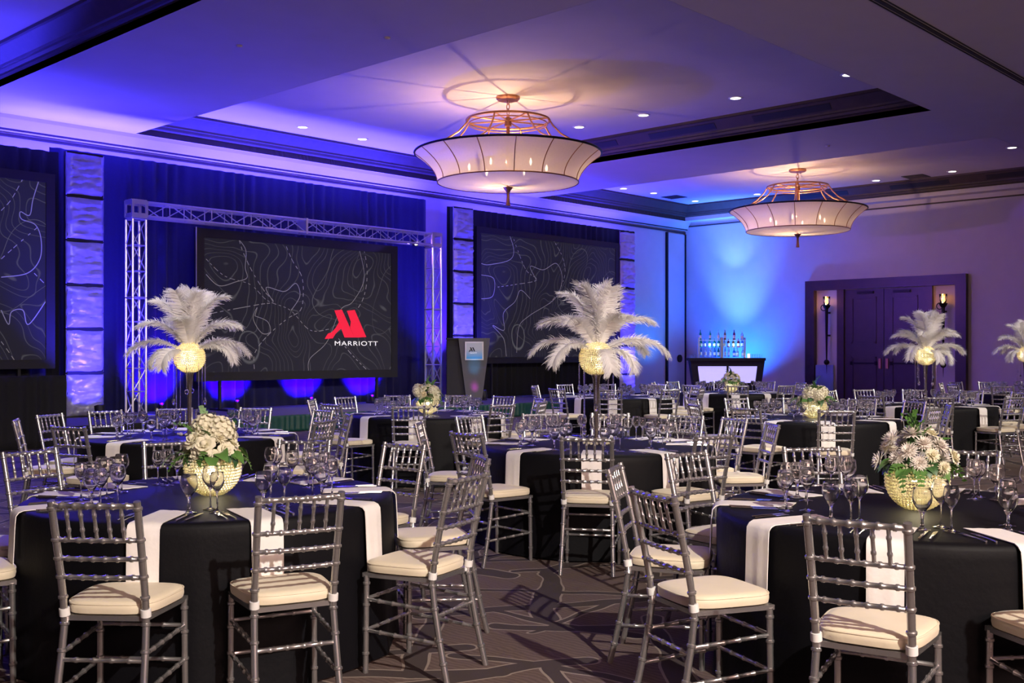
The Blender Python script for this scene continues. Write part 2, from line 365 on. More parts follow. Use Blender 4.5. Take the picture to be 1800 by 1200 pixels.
# ---- double doors in the right wall
def wy(px): return on_x(px, 600, XW).y
dr = struct(bpy.data.objects.new('door_1', None)); COL.objects.link(dr)
ya, yb = wy(1420), wy(1702); zt = 3.70
def frame_box(y0, y1, z0, z1, x=.14, mat='doorwood', name='frame', par=dr):
    b = MB(); b.b2((XW-x, y0, z0), (XW, y1, z1)); return b.obj(name, M[mat], par, smooth=False)
frame_box(ya, ya-.30, 0, zt, .185); frame_box(yb, yb+.30, 0, zt, .185); frame_box(ya-.30, yb+.30, zt-.30, zt, .18)
yl, yr = wy(1486), wy(1628)
frame_box(yl+.22, yl, 0, zt-.3, .12); frame_box(yr, yr-.22, 0, zt-.3, .12)
ym = (yl+yr)/2
for s_, (u, v) in enumerate(((yl, ym+.01), (ym-.01, yr))):
    lf = frame_box(u, v, .02, zt-.32, .05, name='door')
    w_ = u-v
    for z0, z1 in ((.25, 1.35), (1.75, 3.15)):
        b = MB()
        for (p, q, r_, s2) in ((u-.22, v+.22, z0, z0+.05), (u-.22, v+.22, z1-.05, z1), (u-.22, u-.27, z0, z1), (v+.27, v+.22, z0, z1)):
            b.b2((XW-.075, p, r_), (XW-.05, q, s2))
        b.obj('panel_moulding', M['doorwood'], lf, smooth=False)
    b = MB(); b.b2((XW-.11, u-.2, 1.13), (XW-.07, v+.2, 1.18)); b.b2((XW-.11, u-.2, 1.1), (XW-.05, u-.26, 1.21)); b.b2((XW-.11, v+.2, 1.1), (XW-.05, v+.26, 1.21)); b.obj('push_bar', M['iron'], lf)
    yc = v+.10 if s_ == 0 else u-.10
    b = MB(); b.box((XW-.08, yc, 1.15), (.06, .07, .30)); b.obj('handle', M['brass'], lf)
    b = MB(); b.box((XW-.09, yc+(.45 if s_ == 0 else -.45), zt-.42), (.08, .5, .07)); b.obj('door_closer', M['iron'], lf)
# torch sconces
def sconce(px, py, label):
    p = on_x(px, py, XW-.22)
    t = thing('torch_sconce', label, 'wall light', (p.x, p.y, p.z-2.0), 0, 'torch sconces beside the double doors')
    b = MB(); b.tube([(0, 0, .05), (0, 0, .1), (0, 0, 1.75)], [.012, .02, .05], 10); b.obj('stem', M['iron'], t)
    b = MB(); b.ball((0, 0, .10), .085, 12, 8); b.tube([(0, 0, -.25), (0, 0, .05)], [.004, .015], 8); b.obj('finial', M['iron'], t)
    b = MB(); b.lathe([(.04, 1.72), (.10, 1.80), (.12, 1.86), (.10, 1.86), (.05, 1.78)], 16); b.obj('cup', M['iron'], t)
    b = MB(); b.tube([(0, .10+.09*math.sin(a), 1.78+.09*math.cos(a)) for a in [2*PI*k/14 for k in range(15)]], .014, 6); b.obj('ring_handle', M['iron'], t)
    b = MB(); b.lathe([(.0, 1.84), (.05, 1.87), (.055, 1.95), (.03, 2.05), (0, 2.13)], 12); b.obj('flame', M['flame'], t)
    b = MB(); b.open_lathe([(.075, 1.85), (.10, 2.0), (.11, 2.12)], 16); b.obj('glass_shade', M['glass'], t, solid=.006)
    for z in (.9, 1.6):
        b = MB(); b.b2((-.02, -.02, z), (.22, .02, z+.05)); b.obj('bracket', M['iron'], t)
    point('torch_light', (-.12, 0, 1.98), 9, (1, .42, .12), .05, t)
sconce(1453, 528, 'iron torch sconce with amber flame on the pale strip left of the doors')
sconce(1658, 524, 'iron torch sconce with amber flame on the pale strip right of the doors')
p0 = on_x(1434, 641, XW-.10); p1 = on_x(1465, 641, XW-.10)
b = MB(); b.b2((XW-.12, p0.y, .02), (XW-.08, p1.y, p0.z))
tag(b.obj('leaning_panel', pbr('blue_grey_board', (.25, .32, .55), .35, var=.4, scale=2)), 'low blue grey board standing against the wall below the left torch', 'board')
# ---- ceiling fixtures
dl_me = None
def downlight(px, py, z, label):
    global dl_me
    p = on_z(px, py, z); t = thing('recessed_downlight', label, 'ceiling light', (p.x, p.y, z), 0, 'recessed downlights')
    if dl_me is None:
        b = MB(); b.open_lathe([(.10, 0), (.10, -.012), (.13, -.012), (.14, 0)], 20); r_ = b.mesh('trim_ring', M['white'])
        b = MB(); b.lathe([(.0, -.009), (.10, -.009), (.10, 0)], 20); l_ = b.mesh('lens', M['down']); dl_me = (r_, l_)
    inst('trim_ring', dl_me[0], t); inst('lens', dl_me[1], t); return t
for i, (px, py, tx) in enumerate(((532, 223, 'leftmost in the large tray'), (637, 244, 'second from left in the large tray'), (1018, 223, 'just right of the large chandelier'),
        (1131, 202, 'in the large tray, second right of the chandelier'), (1293, 172, 'in the large tray, third right of the chandelier'), (1280, 34, 'at the near edge of the large tray, upper one'),
        (1491, 131, 'at the near edge of the large tray, lower one'), (1096, 331, 'far tray, left end, above the right hand screen'), (1149, 339, 'far tray, second from left end'), (1222, 353, 'far tray, above the blue lit corner'),
        (1331, 341, 'far tray, just left of the small chandelier'), (1540, 317, 'far tray, first right of the small chandelier'), (1674, 301, 'far tray, second right of the small chandelier'), (1779, 259, 'far tray, near its right edge of picture'))):
    downlight(px, py, ZT, 'round recessed downlight '+tx)
def vent(x, y, z, dx, dy, label, n=4):
    t = thing('ceiling_vent', label, 'vent', (x, y, z), 0, 'ceiling vents')
    b = MB(); b.b2((-dx/2, -dy/2, -.012), (dx/2, dy/2, 0)); b.obj('backing', M['vent'], t)
    for k in range(n):
        b = MB()
        if dx > dy: b.b2((-dx/2+.02, -dy/2+dy*(k+.5)/n-.008, -.022), (dx/2-.02, -dy/2+dy*(k+.5)/n+.008, -.012))
        else: b.b2((-dx/2+dx*(k+.5)/n-.008, -dy/2+.02, -.022), (-dx/2+dx*(k+.5)/n+.008, dy/2-.02, -.012))
        b.obj('slat', M['wood'], t)
p = on_z(1185, 346, ZT); vent(p.x, p.y, ZT, .6, .6, 'square ceiling vent in the far tray above the blue corner')
p = on_z(1610, 310, ZT); vent(p.x, p.y, ZT, .6, .6, 'square ceiling vent in the far tray right of the small chandelier')
def slot(x, yv, ln, label, rot=0):
    t = thing('slot_diffuser', label, 'vent', (x, yv, 0), 0, 'linear slots in the tray mouldings')
    b = MB()
    vs = []
    for (q, z) in ((.20, 6.213), (.30, 6.318)):
        vs.append((-q-.006, z-.006))
    b.add([(vs[0][0]+.03, -ln/2, vs[0][1]+.03), (vs[0][0]+.03, ln/2, vs[0][1]+.03), (vs[1][0]+.03, ln/2, vs[1][1]+.03), (vs[1][0]+.03, -ln/2, vs[1][1]+.03),
           (vs[0][0], -ln/2, vs[0][1]), (vs[0][0], ln/2, vs[0][1]), (vs[1][0], ln/2, vs[1][1]), (vs[1][0], -ln/2, vs[1][1])],
          [(0, 1, 2, 3), (7, 6, 5, 4), (0, 4, 5, 1), (1, 5, 6, 2), (2, 6, 7, 3), (3, 7, 4, 0)])
    b.obj('slot_cover', M['vent'], t)
    return t
for x1, yv, tx in ((19.45, 10.4, 'large tray, nearest the camera'), (19.45, 13.0, 'large tray, middle'), (19.45, 15.6, 'large tray, behind the chandelier'),
                   (30.2, 9.5, 'far tray, right end'), (30.2, 12.2, 'far tray, middle'), (30.2, 15.2, 'far tray, behind small chandelier')):
    slot(x1, yv, 1.7, 'black linear air slot in the moulding of the '+tx)
for (px, py, tx) in ((1455, 256, 'between the two trays'), (420, 80, 'left of the large tray'), (680, 66, 'above the large tray, centre')):
    p = on_z(px, py, ZC); b = MB(); b.lathe([(.0, -.03), (.03, -.03), (.05, -.01), (.05, 0)], 14, (p.x, p.y, ZC))
    tag(b.obj('sprinkler_cap', M['ceil']), 'small round sprinkler cap on the ceiling '+tx, 'sprinkler', 'sprinkler caps')

# ================================================================== CHANDELIERS
shade_m = sheer('silk_shade', (.88, .80, .70), .30, .06)
gather_m = sheer('gathered_silk', (.86, .78, .72), .22, .04)
def bowl_prof(n=8):
    out = []
    for k in range(n+1):
        t = k/n; out.append((1.36+.44*(t**1.9), -.53+.55*t*(1-.0*t)))
    return out
def chandelier(px, d, label):
    p = at_d(px, d, 0); t = thing('chandelier', label, 'chandelier', (p.x, p.y, 5.29), R(3), 'shaded ceiling chandeliers')
    bp = bowl_prof()
    b = MB(); b.open_lathe(bp, 4, a0=0, a1=2*PI/16); pm = b.mesh('shade_panel', shade_m)
    b = MB(); b.tube([(r+.004, 0, z) for r, z in bp], .009, 6); rm = b.mesh('rib', M['brass'])
    for k in range(16):
        inst('shade_panel', pm, t, rot=(0, 0, 2*PI*k/16)); inst('rib', rm, t, rot=(0, 0, 2*PI*k/16))
    def ring(r, z, rad, nm, mat):
        b = MB(); n = 64; q = [(r*math.cos(2*PI*k/n), r*math.sin(2*PI*k/n), z) for k in range(n+1)]; b.tube(q, rad, 8, False); b.obj(nm, M[mat], t)
    ring(1.80, .03, .022, 'top_rim', 'iron'); ring(1.365, -.53, .012, 'bottom_rim', 'brass')
    n = 128; b = MB()   # gathered silk under the bowl, pleats radiate from the finial
    pr = [(.06, -.60), (.25, -.61), (.6, -.60), (1.0, -.565), (1.36, -.53)]
    vs = []; fs = []
    for i, (r, z) in enumerate(pr):
        for k in range(n): vs.append((r*math.cos(2*PI*k/n), r*math.sin(2*PI*k/n), z+(.012 if k % 2 else -.0)*(1-i/5)))
    for i in range(len(pr)-1):
        for k in range(n): a = i*n+k; c = i*n+(k+1) % n; fs.append((a, c, c+n, a+n))
    b.add(vs, fs); b.obj('bottom_diffuser', gather_m, t)
    b = MB(); b.lathe([(.0, -.98), (.05, -.97), (.035, -.85), (.03, -.72), (.05, -.68), (.10, -.62), (.0, -.60)], 14); b.obj('finial', M['brass'], t)
    b = MB(); b.tube([(0, 0, -.6), (0, 0, .78)], .035, 10); b.lathe([(.0, .55), (.07, .56), (.07, .72), (.0, .74)], 14); b.obj('column', M['brass'], t)
    ring(.80, .67, .024, 'crown_ring', 'brass'); ring(.76, .60, .012, 'inner_ring', 'brass')
    b = MB(); b.tube([(0, 0, .66), (.8, 0, .67)], .016, 6); sm = b.mesh('spoke', M['brass'])
    b = MB(); b.tube([(.80, 0, .67), (.90, 0, .52), (1.05, 0, .36), (1.3, 0, .20), (1.62, 0, .07), (1.79, 0, .04)], .018, 6); rod = b.mesh('rod', M['brass'])
    for k in range(8):
        inst('spoke', sm, t, rot=(0, 0, 2*PI*(k+.5)/8)); inst('rod', rod, t, rot=(0, 0, 2*PI*(k+.5)/8))
    b = MB(); b.lathe([(.0, 1.06), (.2, 1.06), (.23, 1.09), (.23, ZT-5.29), (0, ZT-5.29)], 24); b.obj('canopy', M['brass'], t)
    for k in range(3):
        b = MB(); zc = .84+.10*k; q = []
        for j in range(13):
            a = 2*PI*j/12; v = (.035*math.cos(a), 0, zc+.065*math.sin(a)) if k % 2 == 0 else (0, .035*math.cos(a), zc+.065*math.sin(a)); q.append(v)
        b.tube(q, .008, 6, False); b.obj('chain_link', M['brass'], t)
    b = MB(); b.lathe([(0, -.30), (.02, -.28), (.025, -.22), (.0, -.15)], 8); bm_ = b.mesh('candle_bulb', M['bulb'])
    b = MB(); b.tube([(0, 0, -.45), (0, 0, -.30)], .015, 8); b.tube([(0, 0, -.45), (-.75, 0, -.50)], .010, 6); am = b.mesh('candle_arm', M['brass'])
    point('centre_light', (0, .09, -.12), 130, WARM, .035, t)
    for k in range(6):
        a = 2*PI*(k+.25)/6; c, s = math.cos(a), math.sin(a)
        ar = inst('candle_arm', am, t, (.75*c, .75*s, 0), (0, 0, a)); inst('candle_bulb', bm_, ar, (0, 0, 0))
        point('candle_light', (.75*c, .75*s, -.10), 5, WARM, .03, t)
chandelier(893, 20.45, 'large round silk shaded chandelier in the nearer ceiling tray')
chandelier(1402, 28.6, 'smaller looking silk shaded chandelier in the far ceiling tray')

# ================================================================== STAGE
SX0, SX1, SY0, SZ = 1.0, 20.5, 16.7, .31
b = MB(); b.b2((SX0, SY0, 0), (SX1, YW-.05, SZ)); st = b.obj('stage_platform', M['stage'], smooth=False); tag(st, 'low carpeted stage platform in front of the screens', 'stage')
def cloth_run(x0, x1, y, z0, z1, amp, lam, mat, label, name='stage_drape', cat='drape', grp=None, seed=0):
    rnd = random.Random(seed); n = int((x1-x0)/lam*8); ph = rnd.random()*6; b = MB(); rows = 7
    def fn(u, v):
        x = x0+(x1-x0)*u; k = 2*PI*(x-x0)/lam; am = amp*(.55+.45*math.sin(k*.137+ph))*(.75+.5*(1-v))
        return (x, y+am*math.sin(k+.7*math.sin(k*.31+ph)+.12*math.sin(9*v)), z0+(z1-z0)*v)
    b.grid(fn, n, rows); return tag(b.obj(name, M[mat], solid=.008), label, cat, grp)
cloth_run(9.6, SX1, SY0-.04, .005, SZ, .015, .12, 'skirt', 'pleated skirt along the stage front, green spill light in its colour', 'stage_skirt', 'skirt')
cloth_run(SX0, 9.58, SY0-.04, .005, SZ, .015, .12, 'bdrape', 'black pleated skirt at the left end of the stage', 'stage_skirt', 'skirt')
cloth_run(-1.0, 7.35, SY0-.15, .005, 1.13, .035, .24, 'bdrape', 'low black masking drape standing before the left hand screen', seed=6)
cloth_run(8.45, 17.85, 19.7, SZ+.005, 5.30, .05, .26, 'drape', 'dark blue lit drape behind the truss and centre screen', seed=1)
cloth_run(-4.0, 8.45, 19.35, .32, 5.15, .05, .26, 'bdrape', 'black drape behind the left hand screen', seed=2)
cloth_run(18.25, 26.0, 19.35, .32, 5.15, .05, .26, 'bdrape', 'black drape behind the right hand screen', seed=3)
def screen(x0, x1, z0, z1, y, bz, label):
    t = thing('projection_screen', label, 'screen', ((x0+x1)/2, y, z0-bz), 0, None)
    w_, h_ = x1-x0, z1-z0
    b = MB(); b.b2((-w_/2, -.01, bz), (w_/2, .01, bz+h_)); im = b.obj('screen_image', M['map'], t, smooth=False)
    b = MB()
    b.b2((-w_/2-bz, -.03, 0), (w_/2+bz, .05, bz)); b.b2((-w_/2-bz, -.03, bz+h_), (w_/2+bz, .05, h_+2*bz))
    b.b2((-w_/2-bz, -.03, bz), (-w_/2, .05, bz+h_)); b.b2((w_/2, -.03, bz), (w_/2+bz, .05, bz+h_)); b.obj('frame', M['bezel'], t, smooth=False)
    b = MB()
    for sx in (-.42, .42):
        b.b2((sx*w_-.025, .02, -(z0-bz-SZ)), (sx*w_+.025, .07, 0)); b.b2((sx*w_-.025, -.35, -(z0-bz-SZ)), (sx*w_+.025, .40, -(z0-bz-SZ)+.04))
    b.obj('support_legs', M['bezel'], t); return t, im
s1, _ = screen(2.45, 8.03, 1.36, 4.50, 18.9, .16, 'left hand projection screen with map lines, cut by the picture edge')
s2, im2 = screen(11.13, 15.97, 1.09, 3.77, 18.85, .18, 'centre projection screen inside the truss, map lines and red emblem')
s3, _ = screen(18.96, 24.5, 1.36, 4.50, 18.9, .16, 'right hand projection screen with map lines behind the podium')
# dashed roads and bolder tracks on the maps (flat print lying on the projected image)
line_m = emis('map_line', (.26, .25, .26), .34)
def road(scr, pts, wdt, dash, cx, z_off):
    wdt *= .8
    b = MB()
    P = [Vector((x, -.0125, z)) for x, z in pts]
    # smooth
    Q = []
    for i in range(len(P)-1):
        a, c = P[max(i-1, 0)], P[i]; d_, e = P[i+1], P[min(i+2, len(P)-1)]
        for k in range(10):
            t = k/10; Q.append(.5*((2*c)+(d_-a)*t+(2*a-5*c+4*d_-e)*t*t+(3*c-a-3*d_+e)*t**3))
    Q.append(P[-1]); acc = 0
    for i in range(len(Q)-1):
        u = Q[i+1]-Q[i]; L_ = u.length
        if L_ < 1e-6: continue
        acc += L_
        if dash and (acc/dash) % 1 > .55: continue
        u.normalize(); n_ = Vector((-u.z, 0, u.x))*wdt/2
        b.add([Q[i]-n_, Q[i]+n_, Q[i+1]+n_, Q[i+1]-n_], [(0, 1, 2, 3)])
    if b.f: stuff(b.obj('map_track', line_m, scr, smooth=False))
def px2(pts, Y, ox, oz): return [(on_y(x, y, Y).x-ox, on_y(x, y, Y).z-oz) for x, y in pts]
ox, oz = s2.location.x, s2.location.z
for pts, wd, ds in (([(420, 421), (432, 440), (431, 470), (434, 488), (415, 495), (385, 502), (362, 482)], .018, 0),
    ([(420, 421), (428, 445), (445, 480), (465, 512), (480, 530), (455, 535), (400, 545), (375, 550)], .018, .16),
    ([(503, 433), (515, 460), (530, 485), (533, 515), (528, 545), (505, 560), (470, 590), (448, 620), (447, 650)], .018, .16),
    ([(362, 455), (395, 485), (440, 500), (470, 528), (510, 545), (545, 580), (580, 578)], .014, .14),
    ([(480, 530), (468, 505), (500, 512), (520, 498), (527, 520), (512, 545)], .018, 0),
    ([(448, 555), (452, 540), (445, 560), (460, 585), (475, 583), (470, 565), (448, 555)], .016, 0),
    ([(640, 440), (645, 470), (644, 500), (638, 525), (627, 545)], .018, .16), ([(632, 440), (640, 490), (620, 530), (598, 545), (575, 600), (545, 630), (542, 651)], .014, 0),
    ([(595, 595), (620, 625), (647, 652)], .018, .14)):
    road(s2, px2(pts, 18.84, ox, oz), wd, ds, 0, 0)
ox, oz = s3.location.x, s3.location.z
for pts, wd, ds in (([(895, 411), (903, 440), (895, 457), (860, 465), (846, 463)], .02, 0), ([(900, 411), (910, 440), (925, 475), (943, 492), (905, 500), (870, 505)], .018, .16),
    ([(972, 421), (988, 450), (993, 480), (983, 510), (965, 535)], .018, .16), ([(943, 492), (932, 468), (955, 474), (978, 463), (988, 490), (975, 525), (930, 555), (912, 575), (908, 620)], .02, 0),
    ([(846, 483), (868, 490), (866, 520), (846, 525)], .018, 0), ([(932, 525), (915, 510), (905, 530), (885, 550), (886, 580), (866, 572), (885, 595), (890, 626)], .02, 0)):
    road(s3, px2(pts, 18.89, ox, oz), wd, ds, 0, 0)
ox, oz = s1.location.x, s1.location.z
for pts, wd, ds in (([(70, 312), (58, 350), (52, 378), (36, 372), (38, 385), (62, 395), (72, 420), (70, 455), (48, 480), (2, 487)], .02, 0), ([(40, 314), (20, 350), (2, 370)], .016, .16),
    ([(60, 480), (80, 500)], .018, .16), ([(2, 545), (15, 570), (20, 548), (40, 545), (50, 570), (80, 530)], .02, 0), ([(2, 600), (15, 618), (26, 634)], .016, .16), ([(2, 455), (30, 430), (65, 400)], .016, .16)):
    road(s1, px2(pts, 18.89, ox, oz), wd, ds, 0, 0)
# red emblem and lettering
red_m = emis('emblem_red', (.62, .010, .035), .95); letter_m = emis('letter_white', (.85, .83, .82), .8)
def Z5(x, y): v = on_y(540+x/5.294, 520+y/5.294, 18.84); return Vector((v.x-s2.location.x, -.014, v.z-s2.location.z))
b = MB()
for pl in ([(252, 134), (322, 128), (436, 386), (346, 386)], [(368, 138), (440, 130), (548, 382), (476, 386), (436, 386), (398, 292), (405, 240)],
           [(297, 240), (322, 300), (292, 322), (262, 352), (236, 394), (163, 400), (170, 384), (192, 350), (226, 338), (262, 300)]):
    b.poly([Z5(*q) for q in pl], (0, -.004, 0))
b.obj('red_emblem', red_m, s2, smooth=False)
def text(s, mat, parent, loc, width, height, rot=(R(90), 0, 0), name='lettering', bold=.0):
    cu = bpy.data.curves.new(name, 'FONT'); cu.body = s; cu.size = 1; cu.offset = bold; cu.extrude = .0; cu.space_character = 1.12
    tmp = bpy.data.objects.new(name, cu); COL.objects.link(tmp); dg = bpy.context.evaluated_depsgraph_get(); dg.update()
    me = bpy.data.meshes.new_from_object(tmp.evaluated_get(dg)); COL.objects.unlink(tmp); bpy.data.objects.remove(tmp)
    xs_ = [v.co.x for v in me.vertices]; ys_ = [v.co.y for v in me.vertices]
    sx = width/(max(xs_)-min(xs_)); sy = height/(max(ys_)-min(ys_)); x0 = min(xs_); y0 = min(ys_)
    for v in me.vertices: v.co = Vector(((v.co.x-x0)*sx, (v.co.y-y0)*sy, 0))
    me.materials.clear(); me.materials.append(mat); o = bpy.data.objects.new(name, me); COL.objects.link(o); o.parent = parent; o.location = loc; o.rotation_euler = rot; return o
ta, tb, tc_ = Z5(255, 462), Z5(655, 462), Z5(255, 420)
text('MARRIOTT', letter_m, s2, (ta.x, -.018, (ta.z+Z5(655, 462).z)/2), tb.x-ta.x, tc_.z-ta.z, bold=0)

# ---- box truss goal post
TS = .31; CH = .025
def lattice(length, phase=0):
    """box truss along +Z from 0 to length, cross section centred on origin"""
    chords = []; laces = []
    h = TS/2-CH
    for sx in (-1, 1):
        for sy in (-1, 1): chords.append([(sx*h, sy*h, 0), (sx*h, sy*h, length)])
    n = max(1, round(length/.42)); st_ = length/n
    for f in range(4):
        a = [(-h, -h), (h, -h), (h, h), (-h, h)][f]; c = [(h, -h), (h, h), (-h, h), (-h, -h)][f]
        for k in range(n+1): laces.append([(a[0], a[1], k*st_), (c[0], c[1], k*st_)])
        for k in range(n):
            if (k+phase) % 2: laces.append([(a[0], a[1], k*st_), (c[0], c[1], (k+1)*st_)])
            else: laces.append([(c[0], c[1], k*st_), (a[0], a[1], (k+1)*st_)])
    return chords, laces
TY = 18.4+TS/2; XL, XR = 9.40+TS/2, 16.87+TS/2; TT = 4.30
tr = thing('box_truss_arch', 'silver box truss arch framing the centre screen', 'truss', (XL, TY, SZ))
def seg(m, length, phase=0):
    ch, la = lattice(length, phase)
    for c in ch:
        b = MB(); b.tube([m @ Vector(q) for q in c], CH, 8); b.obj('chord', M['alu'], tr)
    for c in la:
        b = MB(); b.tube([m @ Vector(q) for q in c], .011, 6); b.obj('brace', M['alu'], tr)
Hh = TT-SZ-TS
for xo in (0, XR-XL):
    seg(Matrix.Translation((xo, 0, .02)), Hh-.02-1.5); seg(Matrix.Translation((xo, 0, Hh-1.48)), 1.44, 1)
    b = MB(); b.box((xo, 0, .01), (.6, .6, .02)); b.obj('base_plate', M['alu'], tr)
    bx = MB(); h = TS/2
    for sx in (-1, 1):
        for sy in (-1, 1): bx.box((xo+sx*(h-.02), sy*(h-.02), Hh+h), (.04, .04, TS))
    for z in (Hh+.03, Hh+TS-.03):
        for s_ in (-1, 1):
            bx.box((xo, s_*(h-.012), z), (TS-.05, .02, .09)); bx.box((xo+s_*(h-.012), 0, z), (.02, TS-.05, .09))
    bx.box((xo, 0, Hh+.012), (TS-.02, TS-.02, .02)); bx.obj('corner_block', M['alu'], tr, smooth=False)
L_ = (XR-XL-TS); mrot = Matrix.Rotation(R(90), 4, 'Y')
seg(Matrix.Translation((TS/2+.01, 0, Hh+TS/2)) @ mrot, L_/2-.02); seg(Matrix.Translation((TS/2+L_/2+.01, 0, Hh+TS/2)) @ mrot, L_/2-.02, 1)
b = MB(); b.box((TS/2+L_/2, 0, Hh+TS/2), (.05, TS+.02, TS+.02)); b.obj('joint_plate', M['alu'], tr)
b = MB(); b.tube([(1.30, .10, -.0+Hh-.05), (1.30, .10, 2.2)], .012, 6); b.obj('hang_pipe', M['alu'], tr)
def par_can(loc, tgt, label, r=.09, lens='led', fix=True):
    t = thing('par_light', label, 'stage light', loc, 0, 'blue stage uplights')
    d = (Vector(tgt)-Vector(loc)).normalized(); q = d.to_track_quat('Z', 'Y').to_matrix().to_4x4(); c = Vector((0, 0, r*1.5))
    def tf(b): b.v = [tuple(c+(q @ Vector(v))) for v in b.v]; return b
    b = MB(); b.lathe([(.0, -.10), (r*.7, -.10), (r, -.04), (r, .10), (r*.9, .10), (r*.85, .06), (0, .06)], 16); tf(b).obj('housing', M['bezel'], t)
    b = MB(); b.lathe([(.0, .062), (r*.84, .07), (0, .075)], 16); tf(b).obj('lens', M[lens], t)
    b = MB(); b.tube([(-r*1.15, 0, r*1.5), (-r*1.15, 0, .01), (r*1.15, 0, .01), (r*1.15, 0, r*1.5)], .012, 6); b.obj('bracket', M['bezel'], t); return t
# uplights under the centre screen, on the drape
for px, tx in ((285, 'beside the left truss leg'), (418, 'under the centre screen, left one'), (548, 'under the centre screen, middle one'), (655, 'under the centre screen, right one')):
    x = on_y(px, 700, 19.3).x
    par_can((x, 19.32, SZ), (x, 19.62, 1.3), 'small floor uplight '+tx, .05)
    spot('blue_uplight', (x, 19.25, SZ+.18), (x, 19.64, SZ+.50), 800, (.05, .0, 1.0), 95, .5)
for x, tx in ((8.6, 'at the foot of the left fabric column'), (18.3, 'at the foot of the fabric column beside the podium'), (25.1, 'at the foot of the far right fabric column')):
    z0 = SZ if x < 20 else 0
    par_can((x+.12, 18.25, z0), (x+.1, 18.9, 2.5), 'small floor uplight '+tx)
    spot('blue_uplight', (x+.12, 17.95, z0+.30), (x+.12, 18.85, 1.0), 420, (.034, .018, 1.0), 60, .8)
    spot('blue_uplight', (x+.12, 17.4, z0+.3), (x+.12, 18.85, 2.6), 1500, (.034, .018, 1.0), 75, .8)
spot('blue_uplight', (9.55, 18.0, SZ+.2), (9.6, 18.5, 3.2), 280, (.07, .035, 1.0), 50, .8)
spot('blue_uplight', (17.0, 18.0, SZ+.2), (17.0, 18.5, 3.2), 280, (.07, .035, 1.0), 50, .8)
spot('blue_pilaster_wash', (18.95, 20.05, .6), (19.0, 20.6, 4.6), 1200, (.05, .012, 1.0), 60, .8)
par_can((16.45, 18.55, TT-TS-.02), (15.5, 14, 1), 'small bright spotlight hung in the right end of the truss', .06, 'down')
spot('blue_truss_glow', (16.6, 18.55, 4.02), (9.5, 18.55, 4.22), 260, (.20, .11, 1.0), 40, .8)
spot('blue_truss_glow', (9.9, 18.1, 2.2), (10.6, 18.55, 4.3), 160, (.20, .11, 1.0), 40, .8)

# ---- crinkled fabric columns
def column(x0, x1, y, z0, z1, segs, label, seed):
    t = thing('fabric_column', label, 'column', ((x0+x1)/2, y, z0), 0, None)
    rnd = random.Random(seed); w_ = x1-x0; h = (z1-z0)/segs
    import mathutils
    ns = mathutils.noise
    for k in range(segs):
        b = MB(); nu, nv = 26, 30; off = Vector((seed*3.1, k*5.7, 0))
        def fn(u, v):
            x = (u-.5)*w_; z = .012+(h-.024)*v; e = min(1, min(v, 1-v)*9, min(u, 1-u)*9)
            p = Vector((x*2.2, z*7, 0))+off
            d = .060*abs(ns.noise(p+Vector((ns.noise(p*.6)*1.8, 0, 0))))+.035*ns.noise(p*1.9)+.012*ns.noise(p*5)
            sag = .012*ns.noise(Vector((x*3, k*9.1, seed)))*(1 if v < .05 or v > .95 else 0)
            return (x+.006*ns.noise(Vector((z*6, k, seed)))*(1 if u in (0, 1) else 0), -.06*e-d*e, k*h+z+sag)
        b.grid(fn, nu, nv); b.obj('fabric_panel', M['crumple'], t, solid=.006)
    b = MB(); b.b2((-w_/2+.02, -.02, 0), (w_/2-.02, .12, z1-z0)); b.obj('core_frame', M['bezel'], t); return t
column(8.39, 9.10, 18.9, SZ, 5.12, 6, 'tall crinkled fabric column left of the truss', 1)
column(18.0, 18.7, 18.9, SZ, 5.08, 6, 'tall crinkled fabric column between truss and right hand screen', 2)
column(24.72, 25.45, 18.9, .0, 5.05, 6, 'tall crinkled fabric column at the right end of the stage drapes', 3)

# ---- podium
pp = on_y(835, 600, 17.3)
pd = thing('podium', 'dark tapered podium with framed sign on its front', 'podium', (pp.x+.02, 17.36, SZ), R(-43.2))
def taper(w0, w1, d0, d1, z0, z1, yc=0):
    b = MB(); b.add([(-w0, yc-d0, z0), (w0, yc-d0, z0), (w0, yc+d0, z0), (-w0, yc+d0, z0), (-w1, yc-d1, z1), (w1, yc-d1, z1), (w1, yc+d1, z1), (-w1, yc+d1, z1)],
          [(3, 2, 1, 0), (4, 5, 6, 7), (0, 1, 5, 4), (1, 2, 6, 5), (2, 3, 7, 6), (3, 0, 4, 7)]); return b
taper(.17, .36, .05, .05, .04, 1.50, -.33).obj('front_panel', M['pod'], pd, smooth=False)
b = MB(); b.b2((-.62, -.28, .04), (-.05, .28, 1.47)); b.obj('body', M['bezel'], pd, smooth=False)
b = MB(); b.b2((-.64, -.34, 1.47), (.30, .30, 1.50)); b.obj('top', M['bezel'], pd)
b = MB(); b.b2((-.62, -.38, 0), (.2, .28, .04)); b.obj('base', M['bezel'], pd)
sg = MB(); sg.b2((-.21, -.425, 1.0), (.21, -.39, 1.42)); sgo = sg.obj('sign_frame', M['white'], pd, smooth=False)
m, nt, p = new_mat('sign_print'); tcn = N(nt, 'ShaderNodeTexCoord'); sp = N(nt, 'ShaderNodeSeparateXYZ'); rp = N(nt, 'ShaderNodeValToRGB')
nt.links.new(tcn.outputs['Generated'], sp.inputs[0]); nt.links.new(sp.outputs['Z'], rp.inputs[0]); nt.links.new(rp.outputs[0], p.inputs['Base Color'])
rp.color_ramp.elements[0].color = (.02, .25, .55, 1); rp.color_ramp.elements[1].color = (.35, .36, .40, 1); rp.color_ramp.elements[1].position = .6
nt.links.new(rp.outputs[0], p.inputs['Emission Color']); p.inputs['Emission Strength'].default_value = .35
b = MB(); b.b2((-.18, -.430, 1.03), (.18, -.424, 1.39)); b.obj('sign_print', m, sgo, smooth=False)
